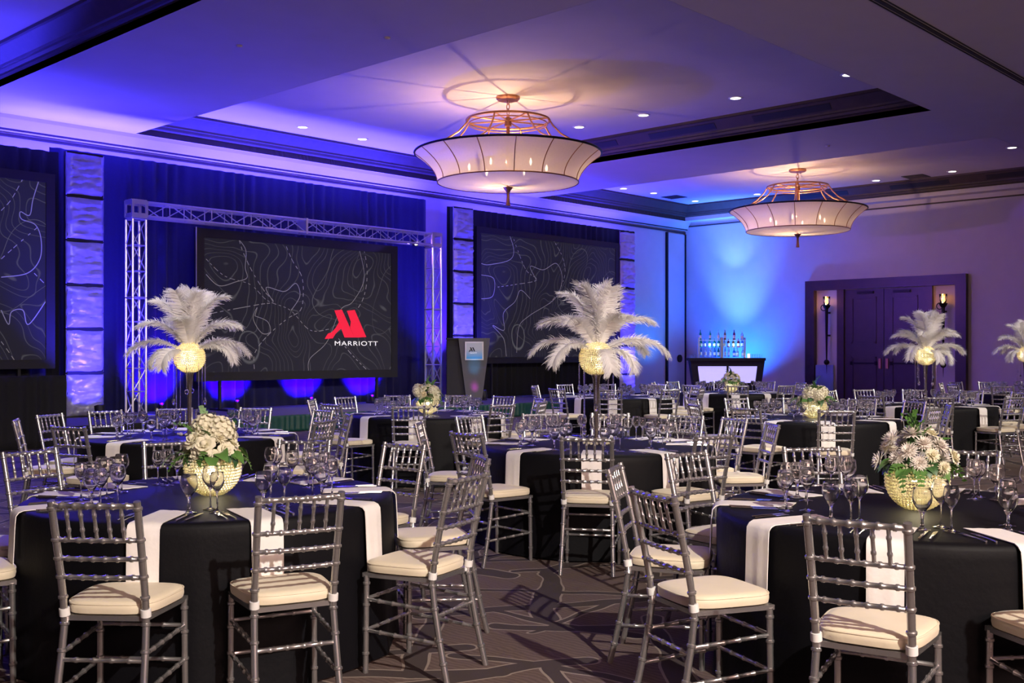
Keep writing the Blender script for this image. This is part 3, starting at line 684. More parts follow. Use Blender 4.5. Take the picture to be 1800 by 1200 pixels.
b = MB()
for pl in ([(-.10, 1.29), (-.07, 1.29), (-.03, 1.20), (-.06, 1.20)], [(-.05, 1.29), (-.02, 1.29), (.02, 1.20), (-.01, 1.20)], [(-.085, 1.25), (-.075, 1.22), (-.11, 1.19), (-.13, 1.19)]):
    b.poly([(x, -.4315, z) for x, z in pl], (0, -.002, 0))
b.obj('sign_emblem', M['bezel'], sgo, smooth=False)
text('MARRIOTT', letter_m, sgo, (-.10, -.4325, 1.15), .16, .022, bold=0)
q = pd.matrix_basis
fr = Vector((-sY*0-.0, 0, 0))
nrm = Matrix.Rotation(R(-43.2), 3, 'Z') @ Vector((0, -1, 0))
base = Vector(pd.location)
spot('podium_cyan_glow', base+nrm*1.0+Vector((0, 0, .25)), base+nrm*.35+Vector((0, 0, .90)), 40, (.0, .5, 1.0), 24, .9)
spot('podium_magenta_glow', base+nrm*.8+Vector((.1, 0, .1)), base+nrm*.35+Vector((0, 0, .42)), 26, (1.0, .05, .9), 22, .9)

# ---- bar
bp_ = at_d(1275, 31.0); rb = R(-46.8)
bar = thing('portable_bar', 'black flared bar counter with lit front panel near the corner', 'bar counter', (bp_.x, bp_.y, 0), rb)
b = MB(); b.b2((-1.10, -.36, 1.24), (1.10, .36, 1.32)); b.obj('counter_top', M['bezel'], bar, smooth=False)
def tz(w, z): return w
def bar_front(pts, mat, nm, y=-.33, th=.04):
    b = MB(); b.poly([(x, y, z) for x, z in pts], (0, th, 0)); return b.obj(nm, M[mat], bar, smooth=False)
wz = lambda z: .90+.18*(z/1.24)
bar_front([(-wz(.0), 0), (wz(0), 0), (wz(.60), .60), (-wz(.60), .60)], 'bezel', 'lower_panel'); bar_front([(-wz(1.08), 1.08), (wz(1.08), 1.08), (wz(1.24), 1.24), (-wz(1.24), 1.24)], 'bezel', 'upper_panel')
for s_ in (-1, 1):
    bar_front([(s_*.84, .60), (s_*wz(.6), .60), (s_*wz(1.08), 1.08), (s_*.86, 1.08)][::s_], 'bezel', 'side_panel')
    bar_front([(s_*.03, .60), (s_*.80, .60), (s_*.86, 1.08), (s_*.03, 1.08)][::s_], 'barlit', 'lit_panel', -.31, .02)
bar_front([(-.03, .6), (.03, .6), (.03, 1.08), (-.03, 1.08)], 'bezel', 'mullion')
taper(.86, 1.04, .28, .28, .0, 1.24, .02).obj('carcass', M['bezel'], bar, smooth=False)
rbm = Matrix.Translation(bar.location) @ Matrix.Rotation(rb, 4, 'Z')
rnd = random.Random(5); bott = {}
bcols = [('clear', (.75, .9, 1)), ('green', (.05, .5, .35)), ('amber', (.6, .2, .04)), ('blue', (.1, .35, .9)), ('pale', (.7, .85, .9)), ('ruby', (.4, .03, .05))]
def bottle(kind, ci, loc, label):
    key = (kind, ci)
    if key not in bott:
        h, r = ((.30, .036), (.26, .042), (.32, .030))[kind]
        b = MB(); b.lathe([(0, 0), (r, 0), (r, h*.58), (r*.8, h*.66), (.014, h*.76), (.013, h*.94), (0, h*.94)], 12)
        gm = pbr('bottle_glass_'+bcols[ci][0], bcols[ci][1], .05, trans=.75, ior=1.4)
        b2_ = MB(); b2_.lathe([(0, h*.93), (.016, h*.93), (.016, h), (0, h)], 10)
        b3 = MB(); b3.open_lathe([(r*1.02, h*.15), (r*1.02, h*.45)], 12)
        bott[key] = (b.mesh('glass_body', gm), b2_.mesh('cap', M['steel']), b3.mesh('paper_label', M['white']))
    t = thing('bottle', label, 'bottle', loc, 0, 'bottles on the bar')
    for nm, me in zip(('glass_body', 'cap', 'paper_label'), bott[key]): inst(nm, me, t)
for s_, side in ((-1, 'left'), (1, 'right')):
    cx = -.43 if s_ < 0 else .27
    sh = thing('bar_shelf', side+' tiered glass bottle shelf standing on the bar counter', 'shelf', rbm @ Vector((cx, .15, 1.32)), rb, 'shelves on the bar')
    for q_ in (-.33, .33):
        b = MB(); b.box((q_, 0, .30), (.03, .16, .60)); b.obj('side_post', M['alu'], sh)
    for z in (.02, .30, .52):
        b = MB(); b.box((0, 0, z), (.64, .22, .015)); b.obj('shelf_board', M['white'] if z > .5 else M['glass'], sh)
    for tier, z in enumerate((.03, .31, .53)):
        n_ = 5 if tier < 2 else 3
        for k in range(n_):
            x = -.26+.52*k/(n_-1)+rnd.uniform(-.02, .02); kk = rnd.randrange(3); cc = rnd.randrange(6) if tier else rnd.choice((0, 4, 3, 1))
            if tier == 1: kk = 1
            hgt = ('bottom', 'middle', 'top')[tier]; od = ('first', 'second', 'third', 'fourth', 'fifth')[k]
            bottle(kk, cc, rbm @ Vector((cx+x, .15, 1.32+z-.0)), '%s bottle from left, %s tier of the %s bar shelf' % (od, hgt, side))
point('bar_shelf_led', rbm @ Vector((-.4, .0, 1.66)), 5, (.3, .65, 1.0), .05); point('bar_shelf_led', rbm @ Vector((.3, .0, 1.66)), 5, (.3, .65, 1.0), .05)
tm = None
b = MB(); b.lathe([(0, .0), (.028, 0), (.036, .11), (.034, .11), (.026, .008), (0, .008)], 14); tum = b.mesh('tumbler', M['glass'])
for k in range(10):
    side = 'left' if k < 4 else 'right'; x = (-1.02+.09*k) if k < 4 else (.68+.07*(k-4)); od = ('first', 'second', 'third', 'fourth', 'fifth', 'sixth')[k if k < 4 else k-4]
    tag(inst('tumbler', tum, None, rbm @ Vector((x, -.05, 1.32))), '%s clear tumbler from left at the %s end of the bar counter' % (od, side), 'glass', 'tumblers on the bar')
b = MB(); b.lathe([(0, 0), (.04, 0), (.04, .12), (0, .12)], 14); cb = b.obj('pillar_candle', emis('lit_candle', (1, .75, .7), 1.2)); cb.location = rbm @ Vector((.66+-.02, -.2, 1.32)); tag(cb, 'small lit white candle on the bar counter right of the shelves', 'candle')

# ================================================================== CHAIR
def bamboo(b, p0, p1, r, knots, n=8, curve=None):
    """stick with bamboo rings"""
    p0, p1 = Vector(p0), Vector(p1); L_ = (p1-p0).length; pts = []; rad = []; w_ = .007/max(L_, .01)
    ts = [(0, r)]
    for k in knots: ts += [(k-w_*1.2, r), (k-w_*.6, r*1.32), (k+w_*.6, r*1.32), (k+w_*1.2, r)]
    ts.append((1, r))
    for t, rr in ts:
        t = max(0, min(1, t)); q = p0.lerp(p1, t)
        if curve: q = curve(t)
        pts.append(q); rad.append(rr)
    b.tube(pts, rad, n)
def post_x(z): return -.09*(1-z/.46)**1.3 if z < .46 else -.10*((z-.46)/.47)**1.2
def post_y(z): return .163+.014*(1-z/.46) if z < .46 else .163+.006*(z-.46)/.47
chair = thing('chiavari_chair', 'x', 'chair', (0, 0, 0), 0, 'silver chiavari chairs at the round tables')
for s_ in (-1, 1):
    b = MB(); H = .93
    bamboo(b, (0, 0, 0), (0, 0, H), .0145, [.10, .21, .36, .47, .585, .675, .755, .835, .97], 10, curve=lambda t: Vector((post_x(t*H), s_*post_y(t*H), t*H)))
    b.obj('back_post', M['silver'], chair)
    b = MB(); bamboo(b, (.352, s_*.185, 0), (.348, s_*.182, .455), .0135, [.2, .45, .7, .92], 10); b.obj('leg', M['silver'], chair)
    b = MB(); zq = .475; b.tube([(post_x(.47), s_*post_y(.47), .468), (post_x(.5), s_*post_y(.5), .498)], .0205, 10); b.obj('cushion_tie', M['plastic'], chair)
for z, nm in ((.912, 'top_rail'), (.775, 'cross_rail'), (.70, 'cross_rail'), (.625, 'cross_rail')):
    b = MB(); yy = post_y(z); x = post_x(z)
    bamboo(b, (x, -yy, z), (x, yy, z), .0095 if z < .9 else .0115, [.12, .28, .43, .57, .72, .88], 8, curve=lambda t: Vector((x-.012*math.sin(PI*t), -yy+2*yy*t, z))); b.obj(nm, M['silver'], chair)
b = MB(); xa, xb = post_x(.775)-.008, post_x(.912)-.010; bamboo(b, (xa, 0, .775), (xb, 0, .912), .0075, [.3, .72], 8); spm = b.mesh('spindle', M['silver'])
for k in range(5): inst('spindle', spm, chair, (0, (k-2)*.054, 0))
b = MB()
b.poly([(.0, -.165, .448), (.0, .165, .448), (.365, .192, .448), (.365, -.192, .448)], (0, 0, .020)); b.obj('seat_frame', M['silver'], chair, smooth=False)
for z in (.20, .345):
    b = MB(); bamboo(b, (.352, -.18, z), (.352, .18, z), .009, [.25, .5, .75]); b.obj('stretcher', M['silver'], chair)
    for s_ in (-1, 1):
        b = MB(); bamboo(b, (post_x(z-.02), s_*post_y(z), z-.02), (.352, s_*.183, z+.0), .009, [.2, .4, .6, .8]); b.obj('stretcher', M['silver'], chair)
b = MB(); bamboo(b, (post_x(.30), -.175, .30), (post_x(.30), .175, .30), .009, [.2, .4, .6, .8]); b.obj('stretcher', M['silver'], chair)
# cushion
def cushion():
    b = MB(); out = []
    n = 40
    for (sc, z) in ((.0, .470), (.90, .470), (.985, .476), (1.0, .492), (.995, .508), (.95, .519), (.80, .5245), (.45, .527), (0, .528)):
        for k in range(n):
            a = 2*PI*k/n; c, s = math.cos(a), math.sin(a); e = 4.2
            rx = abs(c)**(2/e)*(1 if c > 0 else -1); ry = abs(s)**(2/e)*(1 if s > 0 else -1)
            x = .186+.194*rx*sc; wd = .178+.032*(x/.4)
            out.append((x, wd*ry*sc, z))
    fs = [(i*n+k, i*n+(k+1) % n, (i+1)*n+(k+1) % n, (i+1)*n+k) for i in range(8) for k in range(n)]
    b.add(out, fs); return b
cu = cushion().obj('cushion', M['ivory'], chair)
b = MB()   # piping round the cushion
n = 40; q = []
for k in range(n+1):
    a = 2*PI*k/n; c, s = math.cos(a), math.sin(a); e = 4.2
    rx = abs(c)**(2/e)*(1 if c > 0 else -1); ry = abs(s)**(2/e)*(1 if s > 0 else -1); x = .186+.192*rx; q.append((x, (.178+.032*x/.4)*.99*ry, .512))
b.tube(q, .0035, 5, False); b.obj('piping', M['ivory'], cu)

# ================================================================== TABLE WARE MESHES
def glass_mesh(name, H, rb_, rmax, rtop, bowl0, stem=.0035, base=.034, n=20):
    o = [(0, 0), (base, .0), (base, .002), (base*.5, .005), (stem*1.6, .012), (stem, .03), (stem, bowl0-.01), (stem*1.8, bowl0)]
    steps = 7; outer = []
    for k in range(1, steps+1):
        t = k/steps; z = bowl0+(H-bowl0)*t
        r = rmax*math.sin(min(1, t*1.75)*PI/2)**.75 if t < .57 else rmax+(rtop-rmax)*((t-.57)/.43)**1.3
        outer.append((r, z))
    inner = [(r-.0016, z) for r, z in outer][::-1]; inner[0] = (outer[-1][0]-.0014, outer[-1][1]); inner = [(max(r, .0), z+.002) for r, z in inner[:-1]]+[(rmax*.35, bowl0+.012), (0, bowl0+.007)]
    b = MB(); b.lathe(o+outer+inner, n); return b.mesh(name, M['glass'])
G_water = glass_mesh('water_goblet', .175, 0, .040, .034, .072, .006, .035)
G_wine = glass_mesh('wine_glass', .200, 0, .038, .030, .100, .0036, .035)
G_flute = glass_mesh('wine_glass', .185, 0, .033, .027, .095, .0034, .033)
def napkin_mesh(seed):
    rnd = random.Random(seed); b = MB(); path = [(.56, .7655), (.72, .7655), (.86, .7655), (.905, .7650), (.928, .758), (.940, .740), (.945, .70), (.949, .60), (.953, .50), (.955, .455)]
    nj = 8; vs = []
    for i, (r, z) in enumerate(path):
        for j in range(nj+1):
            t = (j/nj-.5)*.148*(1-.05*i/9+.03*rnd.uniform(-1, 1)*(i == 0)); w_ = .0015*math.sin(j*2.1+seed)+.0008*i*math.sin(j*.8+seed)*.5
            vs.append((r+(abs(w_) if i > 4 else 0)+(.03*(j/nj-.5) if i == 0 else 0)-(.3*t*t if i > 5 else 0), t+.012*(i/9)*math.sin(seed), z+(abs(w_) if i < 4 else 0)))
    b.add(vs, [(i*(nj+1)+j, (i+1)*(nj+1)+j, (i+1)*(nj+1)+j+1, i*(nj+1)+j+1) for i in range(len(path)-1) for j in range(nj)])
    # underside layer for thickness
    n0 = len(b.v); th = .0035
    dn = []
    for i, (r, z) in enumerate(path):
        for j in range(nj+1):
            x, y, zz = b.v[i*(nj+1)+j]; dn.append((x-(th if i > 3 else 0), y, zz-(th if i <= 4 else 0)))
    b.v += dn
    b.f += [tuple(k+n0 for k in f[::-1]) for f in b.f]
    W = nj+1; L2 = len(path)
    ring = [j for j in range(W)]+[i*W+W-1 for i in range(1, L2)]+[(L2-1)*W+j for j in range(W-2, -1, -1)]+[i*W for i in range(L2-2, 0, -1)]
    for k in range(len(ring)):
        a, c = ring[k], ring[(k+1) % len(ring)]; b.f.append((a, c, c+n0, a+n0)[::-1])
    return b.mesh('napkin', M['napkin'])
NAP = [napkin_mesh(s_) for s_ in range(4)]
def fork_mesh():
    b = MB(); b.tube([(.0, 0, .004), (.06, 0, .006), (.12, 0, .004)], [.0042, .0030, .0028], 6); b.box((.135, 0, .004), (.03, .020, .0022))
    for k in range(4): b.box((.170, (k-1.5)*.0058, .0045), (.045, .0032, .002))
    return b.mesh('fork', M['steel'])
def knife_mesh():
    b = MB(); b.tube([(0, 0, .005), (.10, 0, .005)], [.0055, .0040], 6)
    b.poly([(.10, -.004, .003), (.10, .010, .003), (.19, .012, .003), (.215, .004, .003), (.218, -.004, .003)], (0, 0, .002)); return b.mesh('knife', M['steel'])
FORK, KNIFE = fork_mesh(), knife_mesh()

# ---- beaded globe
def bead_globe(rad, z_cut):
    b = MB(); rows = int(PI*rad/.0160); t = (1+5**.5)/2
    ico = [Vector(v).normalized() for v in ((-1, t, 0), (1, t, 0), (-1, -t, 0), (1, -t, 0), (0, -1, t), (0, 1, t), (0, -1, -t), (0, 1, -t), (t, 0, -1), (t, 0, 1), (-t, 0, -1), (-t, 0, 1))]
    icf = [(0, 11, 5), (0, 5, 1), (0, 1, 7), (0, 7, 10), (0, 10, 11), (1, 5, 9), (5, 11, 4), (11, 10, 2), (10, 7, 6), (7, 1, 8), (3, 9, 4), (3, 4, 2), (3, 2, 6), (3, 6, 8), (3, 8, 9), (4, 9, 5), (2, 4, 11), (6, 2, 10), (8, 6, 7), (9, 8, 1)]
    for i in range(rows):
        th = PI*(i+.5)/rows; z = -rad*math.cos(th); rr = rad*math.sin(th)
        if z > z_cut: continue
        n = max(5, int(2*PI*rr/.0165))
        for k in range(n):
            a = 2*PI*(k+.5*(i % 2))/n; c = Vector((rr*math.cos(a), rr*math.sin(a), z)); b.add([c+v*.0079 for v in ico], icf)
    return b.mesh('beading', M['bead'], smooth=False)
GLOBE_T = bead_globe(.135, .20); GLOBE_L = bead_globe(.140, .085)
def wire_bowl(rad, z_cut):
    b = MB()
    for k in range(18):
        a = 2*PI*k/18; q = []
        for i in range(13):
            th = PI*.03+(PI*.94)*i/12; z = -rad*math.cos(th)
            if z > z_cut: break
            q.append((rad*math.sin(th)*math.cos(a), rad*math.sin(th)*math.sin(a), z))
        b.tube(q, .0018, 4)
    return b.mesh('wire_frame', M['steel'])
WIRE_T = wire_bowl(.128, .2); WIRE_L = wire_bowl(.133, .085)
# ---- ostrich feather
def feather_mesh(L_, W, a0, a1, seed, pw=1.5):
    rnd = random.Random(seed); b = MB(); n = 48; pts = []; x = z = 0.0; tw = rnd.uniform(-.25, .25)
    for i in range(n+1):
        t = i/n; a = R(a0+(a1-a0)*t**pw); pts.append(Vector((x, tw*.12*math.sin(t*2.5), z))); x += L_/n*math.cos(a); z += L_/n*math.sin(a)
    b.tube(pts, [.0030*(1-.8*i/n) for i in range(n+1)], 5)
    NB = 150
    for k in range(NB):
        t = .03+.97*k/NB; f = t*n; i = min(int(f), n-1); p = pts[i].lerp(pts[i+1], f-i); tg = (pts[i+1]-pts[i]).normalized()
        nm = Vector((-tg.z, 0, tg.x))
        for sd in (-1, 1):
            for lay in (0, 1):
                w_ = W*(math.sin(PI*min(1, t*1.7+.12)/2)**.8)*(1 if t < .78 else (1-((t-.78)/.25)**2*.75))*rnd.uniform(.68, 1.15)*(1 if lay == 0 else .8)
                lean = rnd.uniform(.35, .75)+.5*t**3; up = rnd.uniform(-.15, .20) if lay == 0 else rnd.uniform(.1, .75)*sd*rnd.choice((-1, 1))
                dr = (Vector((0, sd, 0))+tg*lean+nm*up).normalized(); q = []; cur = p.copy(); stp = w_/4; v = dr.copy()
                for s_ in range(5):
                    q.append(cur.copy()); cur = cur+v*stp; v = (v+tg*.12+Vector((rnd.uniform(-.14, .14), rnd.uniform(-.14, .14), -.09-.08*rnd.random()))).normalized()
                wd = .0060; side = tg
                vs = []
                for s_, c in enumerate(q):
                    h = wd*(1-.80*s_/4); vs += [c-side*h, c+side*h]
                b.add(vs, [(2*s_, 2*s_+1, 2*s_+3, 2*s_+2) for s_ in range(4)])
    return b.mesh('feather', M['feather'])
FE = dict(low=[feather_mesh(.60, .135, 30, -62, 1), feather_mesh(.54, .135, 25, -85, 2)], drop=[feather_mesh(.36, .135, 10, -110, 3)],
          mid=[feather_mesh(.56, .135, 60, -38, 4), feather_mesh(.50, .14, 68, -20, 5)], high=[feather_mesh(.56, .155, 84, 35, 6, 2.2), feather_mesh(.60, .15, 76, -5, 7, 2.6)], top=[feather_mesh(.52, .16, 90, 50, 8, 3)])
def strand_mesh(L_, drop, seed):
    b = MB(); z = 0
    while z > -L_: b.ball((0, 0, z), .0062, 6, 4); z -= .0135
    if drop == 1: b.ball((0, 0, z-.03), .022, 6, 4, (.8, .8, 1.7))
    elif drop == 2: b.tube([(.018*math.cos(a), 0, z-.02+.018*math.sin(a)) for a in [2*PI*k/12 for k in range(13)]], .004, 5, False)
    return b.mesh('crystal_strand', M['crystal'])
STR = [strand_mesh(.30, 1, 0), strand_mesh(.42, 1, 1), strand_mesh(.22, 2, 2), strand_mesh(.50, 1, 3)]
def vase_mesh():
    b = MB(); b.lathe([(0, 0), (.075, 0), (.078, .006), (.05, .016), (.022, .03), (.016, .08), (.018, .25), (.022, .42), (.030, .52), (.045, .56), (.040, .56), (.0, .545)], 20); return b
VASE = vase_mesh().mesh('stem', pbr('smoked_silver', (.35, .30, .26), .12, .9, var=.2, scale=20))
b = MB()
for k in range(26):
    a = 2*PI*k/26*2.0; r_ = .075+.025*(k % 3)/2; b.ball((r_*math.cos(a), r_*math.sin(a), .010), .010, 6, 4)
BASEB = b.mesh('base_beads', M['bead'])
def feather_piece(loc, label, seed, plan, rz=0):
    rnd = random.Random(seed); t = thing('feather_centrepiece', label, 'centrepiece', loc, rz, 'tall ostrich feather centrepieces')
    inst('stem', VASE, t); stuff(inst('base_beads', BASEB, t))
    gl = .56+.125
    stuff(inst('beading', GLOBE_T, t, (0, 0, gl))); inst('wire_frame', WIRE_T, t, (0, 0, gl))
    for kind, az, vi in plan:
        l_ = FE[kind]; sc = rnd.uniform(.86, .97); z = gl+{'low': .07, 'drop': .06, 'mid': .10, 'high': .11, 'top': .12}[kind]; r_ = {'low': .07, 'drop': .11, 'mid': .04, 'high': .02, 'top': 0}[kind]
        a = R(az)-R(46.8)-rz
        inst('feather', l_[vi % len(l_)], t, (r_*math.cos(a), r_*math.sin(a), z), (R(rnd.uniform(-12, 12)), 0, a), sc)
    for k in range(8):
        a = 2*PI*(k+.3)/8+seed; inst('crystal_strand', STR[(k*3+seed) % 4], t, (.135*math.cos(a), .135*math.sin(a), gl-.05))
    point('globe_light', (0, 0, gl), 4.2, (1, .86, .56), .03, t); return t
# ---- flowers
def petal(b, M4, w_, l_, cup, n=3, tip=.6):
    vs = []
    for i in range(n+1):
        t = i/n; hw = w_*math.sin(PI*(.18+.70*t))**.8*(1 if t < .9 else tip); z = cup*l_*(t*t); x = l_*t
        for j in (-1, -.35, .35, 1): vs.append(M4 @ Vector((x-.15*l_*abs(j)*t, hw*j, z+cup*w_*.8*j*j*t)))
    b.add(vs, [(i*4+j, (i+1)*4+j, (i+1)*4+j+1, i*4+j+1) for i in range(n) for j in range(3)])
def rose_mesh(r, mat, seed):
    rnd = random.Random(seed); b = MB(); b.ball((0, 0, r*.55), r*.42, 8, 6, (1, 1, 1.25))
    for ring, (cnt, el, ln) in enumerate(((4, 82, .75), (5, 70, .88), (6, 52, 1.0), (7, 28, 1.08))):
        for k in range(cnt):
            a = 2*PI*(k+.5*ring)/cnt+rnd.uniform(-.15, .15); m4 = Matrix.Rotation(a, 4, 'Z') @ Matrix.Translation((r*.10*ring, 0, r*(.12-.03*ring))) @ Matrix.Rotation(-R(el+rnd.uniform(-6, 6)), 4, 'Y')
            petal(b, m4, r*.62, r*ln*1.1, -.18 if ring < 3 else -.28)
    return b.mesh('rose_bloom', M[mat])
def mum_mesh(r, mat, seed):
    rnd = random.Random(seed); b = MB(); b.ball((0, 0, r*.15), r*.2, 8, 5)
    for ring, (cnt, el, ln) in enumerate(((10, 75, .55), (14, 55, .75), (18, 33, .92), (20, 10, 1.0), (18, -14, 1.0))):
        for k in range(cnt):
            a = 2*PI*(k+.5*(ring % 2))/cnt+rnd.uniform(-.08, .08); m4 = Matrix.Rotation(a, 4, 'Z') @ Matrix.Rotation(-R(el+rnd.uniform(-7, 7)), 4, 'Y')
            petal(b, m4, r*.11, r*ln, .10, 3, .5)
    return b.mesh('daisy_bloom', M[mat])
def hyd_mesh(r, mat, seed):
    rnd = random.Random(seed); b = MB(); g = PI*(3-5**.5); n = 62
    for k in range(n):
        z = 1-1.55*(k+.5)/n; rr = math.sqrt(max(0, 1-z*z)); a = g*k; d = Vector((rr*math.cos(a), rr*math.sin(a), z)); q = d.to_track_quat('Z', 'Y').to_matrix().to_4x4(); c = d*r*rnd.uniform(.88, 1.06)
        for j in range(4):
            m4 = Matrix.Translation(c) @ q @ Matrix.Rotation(PI/2*j+rnd.uniform(0, 1), 4, 'Z') @ Matrix.Rotation(-R(18), 4, 'Y'); petal(b, m4 @ Matrix.Rotation(R(rnd.uniform(-16, 16)), 4, 'X'), r*.16, r*.25, .05, 2, .95)
    b.ball((0, 0, 0), r*.88, 12, 8); return b.mesh('hydrangea_head', M[mat])
def leaf_mesh(l_, w_, mat, seed):
    rnd = random.Random(seed); b = MB(); vs = []; n = 6
    for i in range(n+1):
        t = i/n; hw = w_*math.sin(PI*t**.8)**.9+.0008; z = .25*l_*math.sin(t*2.4)-.28*l_*t*t
        for j in (-1, 0, 1): vs.append((l_*t, hw*j, z+.25*hw*abs(j)))
    b.add(vs, [(i*3+j, (i+1)*3+j, (i+1)*3+j+1, i*3+j+1) for i in range(n) for j in range(2)]); return b.mesh('leaf', M[mat])
def fern_mesh(l_, mat):
    b = MB(); pts = [Vector((l_*t/8, 0, .35*l_*math.sin(t/8*2.2)-.2*l_*(t/8)**2)) for t in range(9)]; b.tube(pts, .0012, 4)
    for k in range(1, 9):
        for s_ in (-1, 1):
            m4 = Matrix.Translation(pts[k]) @ Matrix.Rotation(s_*R(55), 4, 'Z'); petal(b, m4, .007*l_/.12, l_*.36*(1-k/11), .0, 2, .3)
    return b.mesh('fern_frond', M[mat])
ROSE = [rose_mesh(.034, 'rose', 1), rose_mesh(.029, 'peach', 2)]; MUM = [mum_mesh(.046, 'mum', 3), mum_mesh(.040, 'rose', 4)]; HYD = [hyd_mesh(.060, 'rose', 5), hyd_mesh(.055, 'mum', 6)]
LEAF = [leaf_mesh(.085, .026, 'leaf', 1), leaf_mesh(.07, .028, 'dleaf', 2)]; FERN = fern_mesh(.13, 'leaf'); 
def floral(loc, label, seed, style, sc=1.0):
    rnd = random.Random(seed); t = thing('floral_centrepiece', label, 'centrepiece', loc, rnd.uniform(0, 6), 'low beaded bowls of flowers')
    t.scale = (sc, sc, sc); zc = .137
    stuff(inst('beading', GLOBE_L, t, (0, 0, zc))); inst('wire_frame', WIRE_L, t, (0, 0, zc))
    b = MB(); b.ball((0, 0, zc+.05), .10, 14, 8, (1, 1, .6)); b.obj('foam_block', M['dleaf'], t)
    cen = Vector((0, 0, zc+.055)); g = PI*(3-5**.5)
    nb = 20
    for k in range(nb):
        z = 1-.92*(k+.5)/nb; rr = math.sqrt(1-z*z); a = g*k+rnd.uniform(-.2, .2); d = Vector((rr*math.cos(a), rr*math.sin(a), z*(1.05))); rad = rnd.uniform(.115, .150)*(1.15 if style == 'mum' else 1)
        c = cen+d*rad; q = d.to_track_quat('Z', 'Y') @ Matrix.Rotation(rnd.uniform(0, 6), 3, 'Z').to_quaternion()
        if style == 'mum': nm, me = rnd.choice((('daisy_bloom', MUM[0]), ('daisy_bloom', MUM[0]), ('daisy_bloom', MUM[1]), ('rose_bloom', ROSE[1]), ('rose_bloom', ROSE[0]), ('daisy_bloom', MUM[0])))
        else: nm, me = rnd.choice((('rose_bloom', ROSE[0]), ('rose_bloom', ROSE[0]), ('rose_bloom', ROSE[0]), ('rose_bloom', ROSE[0]), ('hydrangea_head', HYD[0]), ('daisy_bloom', MUM[1]), ('rose_bloom', ROSE[1])))
        o = inst(nm, me, t, c); o.rotation_euler = q.to_euler(); s_ = rnd.uniform(.85, 1.25); o.scale = (s_, s_, s_)
    for k in range(44):
        a = 2*PI*k/44*3+rnd.uniform(-.2, .2); el = rnd.uniform(-.35, .25) if k < 30 else rnd.uniform(.6, 1.3)
        c = cen+Vector((math.cos(a)*.085*math.cos(el), math.sin(a)*.085*math.cos(el), .015+.07*math.sin(max(0, el))+.0)); kind = rnd.random()
        o = inst('leaf' if kind < .7 else 'fern_frond', LEAF[k % 2] if kind < .7 else FERN, t, c, (rnd.uniform(-.5, .5), -el+(.45 if k < 30 else -.1), a)); s_ = rnd.uniform(.9, 1.5); o.scale = (s_, s_, s_)
    point('bowl_light', (0, 0, zc-.02), 3.2, (1, .86, .56), .03, t); return t

# ================================================================== TABLES
RT, ZTBL = .915, .76
def cloth_mesh(seed):
    rnd = random.Random(seed); b = MB(); n = 144; ph = [rnd.uniform(0, 6) for _ in range(4)]
    prof = [(.0, .7605), (.5, .7605), (.86, .7605), (.900, .760), (.915, .752), (.922, .735), (.925, .70), (.927, .60), (.930, .48), (.934, .34), (.940, .20), (.946, .09), (.952, .012)]
    vs = []
    for i, (r, z) in enumerate(prof):
        d = max(0, (.72-z)/.72)
        for k in range(n):
            a = 2*PI*k/n; f = (math.sin(11*a+ph[0])+.6*math.sin(17*a+ph[1])+.4*math.sin(29*a+ph[2]))*.011*d**.8
            vs.append(((r+f-.008*d)*math.cos(a), (r+f-.008*d)*math.sin(a), z))
    b.add(vs, [(i*n+k, i*n+(k+1) % n, (i+1)*n+(k+1) % n, (i+1)*n+k) for i in range(len(prof)-1) for k in range(n)]); return b.mesh('tablecloth', M['black'])
CL = [cloth_mesh(s_) for s_ in range(3)]
b = MB(); b.lathe([(0, .725), (.905, .725), (.912, .735), (.905, .757), (0, .757)], 48); TOP = b.mesh('tabletop', M['wood'])
b = MB(); b.tube([(.55, .35, 0), (.55, .35, .725)], .02, 8); b.tube([(.55, .35, .60), (.30, .35, .72)], .012, 6); LEG = b.mesh('leg', M['steel'])
HW = ['twelve', 'one', 'two', 'three', 'four', 'five', 'six', 'seven', 'eight', 'nine', 'ten', 'eleven']
first = [True]
